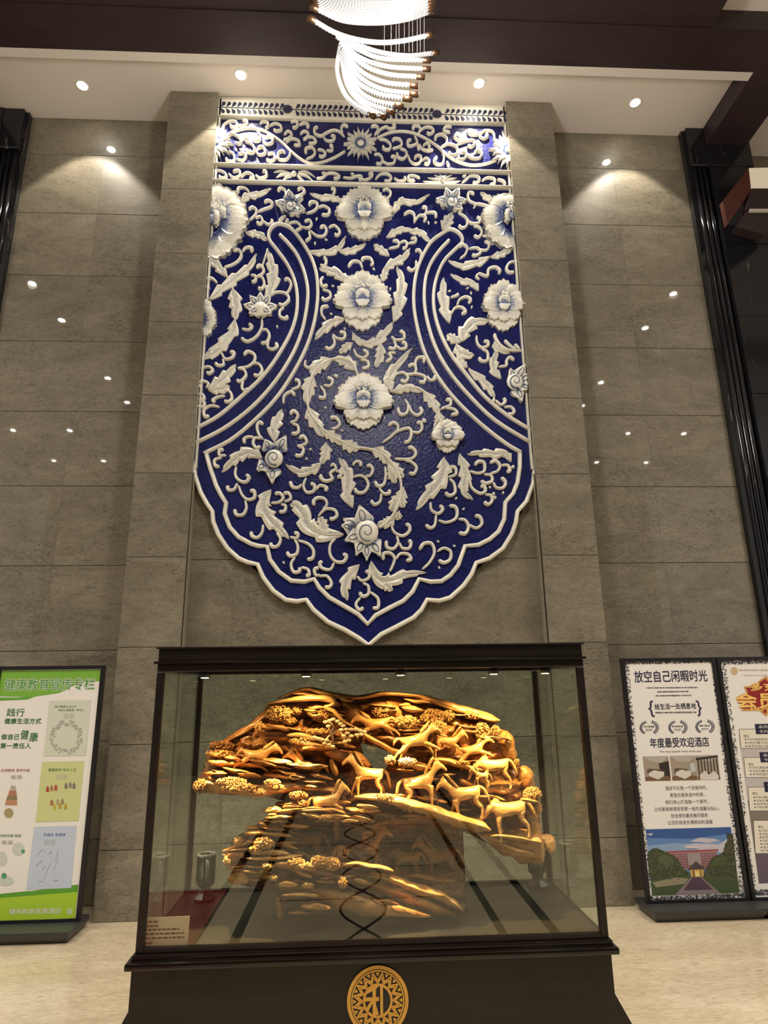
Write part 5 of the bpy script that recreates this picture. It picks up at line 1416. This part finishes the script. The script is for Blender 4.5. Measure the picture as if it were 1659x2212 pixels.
treepic([(1,.1),(.95,.1),(.93,.2),(.9,.26),(.88,.36),(.82,.42),(.74,.46),(.68,.54),(.62,.66),(.62,.74),(.75,.78),(.9,.8),(1,.8)], 2, col('tree_dark', (.035,.05,.02)))
treepic([(.78,.46),(.86,.44),(.9,.52),(.84,.58),(.74,.58),(.68,.6)], 3, col('tree_lit', (.10,.13,.04))); treepic([(.12,.38),(.24,.42),(.3,.52),(.2,.56),(.1,.5)], 4, col('tree_lit2', (.07,.09,.035)))
hf([(0,.76),(.45,.72),(.62,.72),(1,.78),(1,1),(0,1)], col('lawn_print', (.05,.075,.03)), .0025); hf([(.02,.8),(.3,.74),(.44,.76),(.38,.84),(.05,.88)], col('path_pale', (.25,.22,.15)), .0028)
hf([(.47,.74),(.58,.74),(.78,1),(.26,1)], col('road_edge', (.22,.17,.19)), .003); hf([(.485,.74),(.565,.74),(.7,.94),(.36,.94)], col('road_print', (.07,.04,.07)), .0032)
hf([(.44,.62),(.54,.5),(.64,.62),(.62,.64),(.46,.64)], col('pagoda_roof', (.06,.045,.05)), .0034); hf([(.46,.63),(.62,.63),(.61,.74),(.47,.74)], col('pagoda_light', (.55,.34,.09)), .0036); hf([(.52,.66),(.56,.66),(.56,.74),(.52,.74)], col('pagoda_door', (.75,.6,.25)), .0038)
for u in (.49,.5,.58): hf([(u,.63),(u+.008,.63),(u+.008,.74),(u,.74)], col('pagoda_roof', (.06,.045,.05)), .0038)
# ---- second right stand, cut by the edge of the photograph
sQ, shQ = stand(2.828, 3.585, .074, 1.786, 'membership offer poster stand with gold lettering at the right edge of the photo', (2.828, 3.61))
def pq(u, v_):
    L = (1553+(1622-1553)*v_, 1424+(1935-1424)*v_); Rr = (1750+(1830-1750)*v_, 1418+(1925-1418)*v_)
    return (L[0]+(Rr[0]-L[0])*u, L[1]+(Rr[1]-L[1])*u)
def qf(pts, m_, lf=.0012, name='print_shape'): flat(shQ, [pq(*p) for p in pts], m_, lf, name=name)
border_bits(shQ, pq, 9, col('border_print', (.035,.04,.06)), 3000, .062)
qf([(.1,.32),(.95,.36),(.95,.95),(.1,.95)], col('haze_print', (.50,.46,.46)), .0008); qf([(.1,.6),(.95,.55),(.95,.95),(.1,.95)], col('photo_grey', (.20,.17,.15)), .0010)
qf([(.1,.78),(.5,.72),(.95,.95),(.1,.95)], col('photo_mauve', (.12,.09,.12)), .0011)
O2 = (1586, 1449.5)
flat(shQ, [(O2[0]+8*math.cos(2*PI*k/18), O2[1]+8.5*math.sin(2*PI*k/18)) for k in range(18)], col('seal_print', (.55,.42,.25)), .0014, name='seal')
bars(shQ, 1597, 1700, 1447.5, 4, col('tan_print', (.5,.42,.32))); bars(shQ, 1606, 1690, 1459, 2.4, col('tan_print', (.5,.42,.32)))
star = [(1606,1483),(1630,1482),(1640,1470),(1655,1460),(1668,1476),(1700,1478),(1680,1500),(1690,1540),(1664,1530),(1655,1548),(1640,1535),(1600,1536),(1612,1524),(1590,1506),(1612,1496)]
flat(shQ, star, col('star_gold', (.55,.28,.08)), .0016, name='star_burst'); flat(shQ, [(1640+(x-1640)*.86, 1503+(y-1503)*.86) for x, y in star], col('star_red', (.26,.012,.012)), .0018, name='star_burst')
og = col('title_gold', (.85,.55,.16)); rd = col('title_shadow', (.30,.06,.02))
for m_, lf, o_, bd in ((rd, .0020, 1.2, .05), (og, .0024, 0, .028)):
    put_text(shQ, '多充', 1620+o_, 1659+18+o_, 1483.5+o_, 17, m_, lift=lf, bold=bd); put_text(shQ, '会员', 1590+o_, 1680+o_, 1513+o_, 32, m_, lift=lf, bold=bd)
put_text(shQ, 'MEMBER', 1622, 1690, 1532, 8, og, lift=.0026, bold=.03)
for (l, t, h, lab, rows) in ((1597, 1576, 40, ('会员卡', '卡内权益'), 3), (1607, 1637, 42, ('会员卡', '卡内权益'), 3), (1616, 1701, 50, ('会员卡', '卡内'), 4), (1628, 1773, 70, None, 7)):
    flat(shQ, [(l-1.2, t-1.2), (l+130, t-3), (l+138, t+h), (l+3, t+h+1.2)], greyp, .0014, name='offer_box'); flat(shQ, [(l, t), (l+130, t-2), (l+137, t+h-1), (l+4, t+h)], cream, .0016, name='offer_box')
    if lab:
        flat(shQ, [(l+33, t-12), (l+100, t-13), (l+103, t+9), (l+36, t+10)], navy, .0020, name='offer_tab')
        put_text(shQ, lab[0], l+41, l+72, t-6, 6.5, cream, lift=.0024); put_text(shQ, lab[1], l+42, l+84, t+4, 6.5, cream, lift=.0024)
    put_text(shQ, '赠送', l+9, l+20, t+14 if h < 45 else t+13, 6, greyp, lift=.0022)
    for k in range(rows):
        put_text(shQ, ['★378元高级单间/标间', '★298元豪华双床房', '★会员权益升级赠送'][k % 3], l+10+k*.7, l+75+k*.7, t+21+k*7.2, 5.4, greyp, lift=.0022)
# ---- left stand: green health education board
sL, shL = stand(-2.70, -1.913, .074, 1.782, 'green and white health education board stand at the left edge of the photo', (-2.73, -1.905), .028, -.40, -.055)
def pl(u, v_): # u measured from the right edge leftwards in units of visible width
    Rr = (217.5+(162-217.5)*v_, 1447+(1983-1447)*v_); L = (1+(-72-1)*v_, 1449+(1997-1449)*v_)
    return (L[0]+(Rr[0]-L[0])*u, L[1]+(Rr[1]-L[1])*u)
def lf_(pts, m_, lf=.0012, name='print_shape'): flat(shL, [pl(*p) for p in pts], m_, lf, name=name)
lime = col('lime_print', (.36,.56,.03)); green = col('green_print', (.10,.32,.025)); dgreen = col('dark_green_print', (.03,.16,.05)); offw = col('off_white_print', (.72,.70,.70))
lf_([(0,0),(1,0),(1,.045),(.8,.05),(.62,.09),(.35,.105),(0,.10)], col('header_green', (.17,.40,.04)), .0014); lf_([(0,.105),(.2,.107),(.4,.1),(.3,.115),(0,.118)], col('header_edge', (.10,.35,.03)), .0013)
lf_([(0,.905),(1,.895),(1,1),(0,1)], lime, .0014); lf_([(.5,.885),(.8,.87),(1,.865),(1,.897),(.3,.906)], green, .0013); lf_([(0,.9),(.3,.885),(.55,.88),(.6,.905),(0,.912)], green, .0012)
for m_, lf, bd in ((offw, .0018, .06), (col('title_green', (.06,.26,.03)), .0022, .012)): put_text(shL, '健康教育宣传专栏', 10, 205, 1479, 25, m_, lift=lf, bold=bd, slope=-2)
put_text(shL, '践行', 15, 53, 1539, 17, dgreen, bold=.012); put_text(shL, '健康生活方式', 10, 89, 1557.5, 12, dgreen, bold=.02); put_text(shL, '做自己', 3, 42, 1591.5, 12, dgreen, bold=.02)
put_text(shL, '健', 45, 62, 1587, 20, dgreen, bold=.012); put_text(shL, '康', 64, 82, 1592, 20, dgreen, bold=.012); put_text(shL, '第一责任人', 1, 67, 1611, 12, dgreen, bold=.02)
cards = (([(107,1514),(197,1512),(186,1632),(94,1634)], col('card_sage', (.60,.62,.53))), ([(91,1646),(182,1644),(170,1773),(77,1776)], col('card_lime', (.56,.60,.28))), ([(74,1786),(166,1784),(154,1918),(57,1922)], col('card_blue', (.50,.57,.70))))
for c_, m_ in cards: flat(shL, c_, m_, .0014, name='card_panel')
def lg(x0_, x1_, y, h, m_, t): put_text(shL, t, x0_, x1_, y, h, m_, lift=.0022)
lg(118, 165, 1526.5, 5, dgreen, '践行健康生活方式'); lg(126, 183, 1534, 5, dgreen, '做自己健康第一责任人'); lg(104, 165, 1663, 7, dgreen, '健康相伴 快乐人生'); lg(94, 142, 1803, 7, col('blue_print', (.05,.12,.4)), '多健身 享健康')
lg(2, 65, 1664, 6.5, col('red_print', (.35,.06,.05)), '合理膳食 营养均衡'); lg(0, 46, 1805, 6, dgreen, '控制体重 健康')
for (x_, y_, n_) in ((137, 1542, 4), (122, 1673, 4), (96, 1814, 4), (24, 1675, 3), (4, 1816, 3)):
    for k in range(n_): flat(shL, [(x_, y_+k*3), (x_+11, y_+k*3), (x_+11, y_+k*3+1.2), (x_, y_+k*3+1.2)], col('pale_grey_print', (.40,.40,.38)), .002); flat(shL, [(x_+13, y_+k*3), (x_+24, y_+k*3), (x_+24, y_+k*3+1.2), (x_+13, y_+k*3+1.2)], col('pale_grey_print', (.40,.40,.38)), .002)
rr = random.Random(4)
for k in range(120):
    a = 2*PI*k/120+rr.uniform(-.03, .03); r_ = rr.uniform(.74, 1.03); x, y = 144+34*r_*math.cos(a), 1593+35*r_*math.sin(a)
    flat(shL, drop(x, y, rr.random()*6, 6, 5), col('wreath_print_%d' % (k % 3), [(.36,.40,.33), (.46,.48,.42), (.30,.34,.32)][k % 3]), .002, name='wreath_bit')
for (cx, cy, m_) in ((103,1704,(.4,.06,.05)), (112,1702,(.35,.2,.1)), (121,1701,(.4,.08,.06)), (143,1697,(.2,.18,.16)), (152,1695,(.25,.22,.2)), (160,1697,(.18,.17,.18)), (112,1733,(.35,.15,.06)), (125,1732,(.4,.35,.2)), (135,1731,(.3,.25,.15)), (130,1741,(.45,.36,.05)), (118,1743,(.5,.42,.08)), (142,1742,(.42,.34,.05))):
    flat(shL, [(cx-3, cy+7), (cx-3.5, cy), (cx-2, cy-4), (cx, cy-7), (cx+2, cy-4), (cx+3.5, cy), (cx+3, cy+7)], col('fig_%d_%d' % (cx, cy), m_), .002, name='card_figure')
for (l, t, r_, b, m_) in ((22,1697,35,1708,(.45,.38,.3)), (18,1708,37,1719,(.40,.18,.12)), (14,1719,38,1728,(.25,.2,.1)), (11,1728,38,1739,(.48,.25,.15))):
    flat(shL, [(l+2, t), (r_-2, t), (r_, b), (l, b)], col('pagoda_%d' % t, m_), .002, name='food_pagoda')
flat(shL, [(19+10*math.cos(2*PI*k/16), 1756+10.5*math.sin(2*PI*k/16)) for k in range(16)], col('plate_print', (.36,.30,.14)), .002, name='food_plate')
for (x_, y_, r_) in ((9,1892,6), (50,1839,4)): flat(shL, [(x_+r_*math.cos(2*PI*k/14), y_+r_*1.1*math.sin(2*PI*k/14)) for k in range(14)], col('tree_print', (.08,.30,.17)), .002, name='tree_print')
for (x_, y_, rx, ry) in ((40,1834,13,14), (5,1855,10,16), (12,1903,18,10)): flat(shL, [(x_+rx*math.cos(2*PI*k/18), y_+ry*math.sin(2*PI*k/18)) for k in range(18)], col('pale_mint', (.55,.60,.55)), .0016, name='pale_patch')
for ln in ('80 1848 92 1835 100 1842', '78 1870 92 1858', '104 1845 112 1838 110 1865 102 1880 96 1900', '118 1862 126 1838 124 1860 116 1880 120 1905', '130 1834 138 1848 146 1868', '84 1903 94 1905', '116 1903 126 1902', '90 1880 98 1872'):
    p = nums(ln)
    for (a, b), (c_, d) in zip(p, p[1:]): flat(shL, [(a, b-.8), (c_, d-.8), (c_+.5, d+.8), (a+.5, b+.8)], col('sketch_print', (.25,.30,.36)), .002, name='runner_sketch')
put_text(shL, '靖州和依民族酒店', 20, 132, 1969, 12, offw, lift=.0022, bold=.012, slope=-2); put_text(shL, '宣', 145, 157, 1968, 12, offw, lift=.0022, bold=.012)
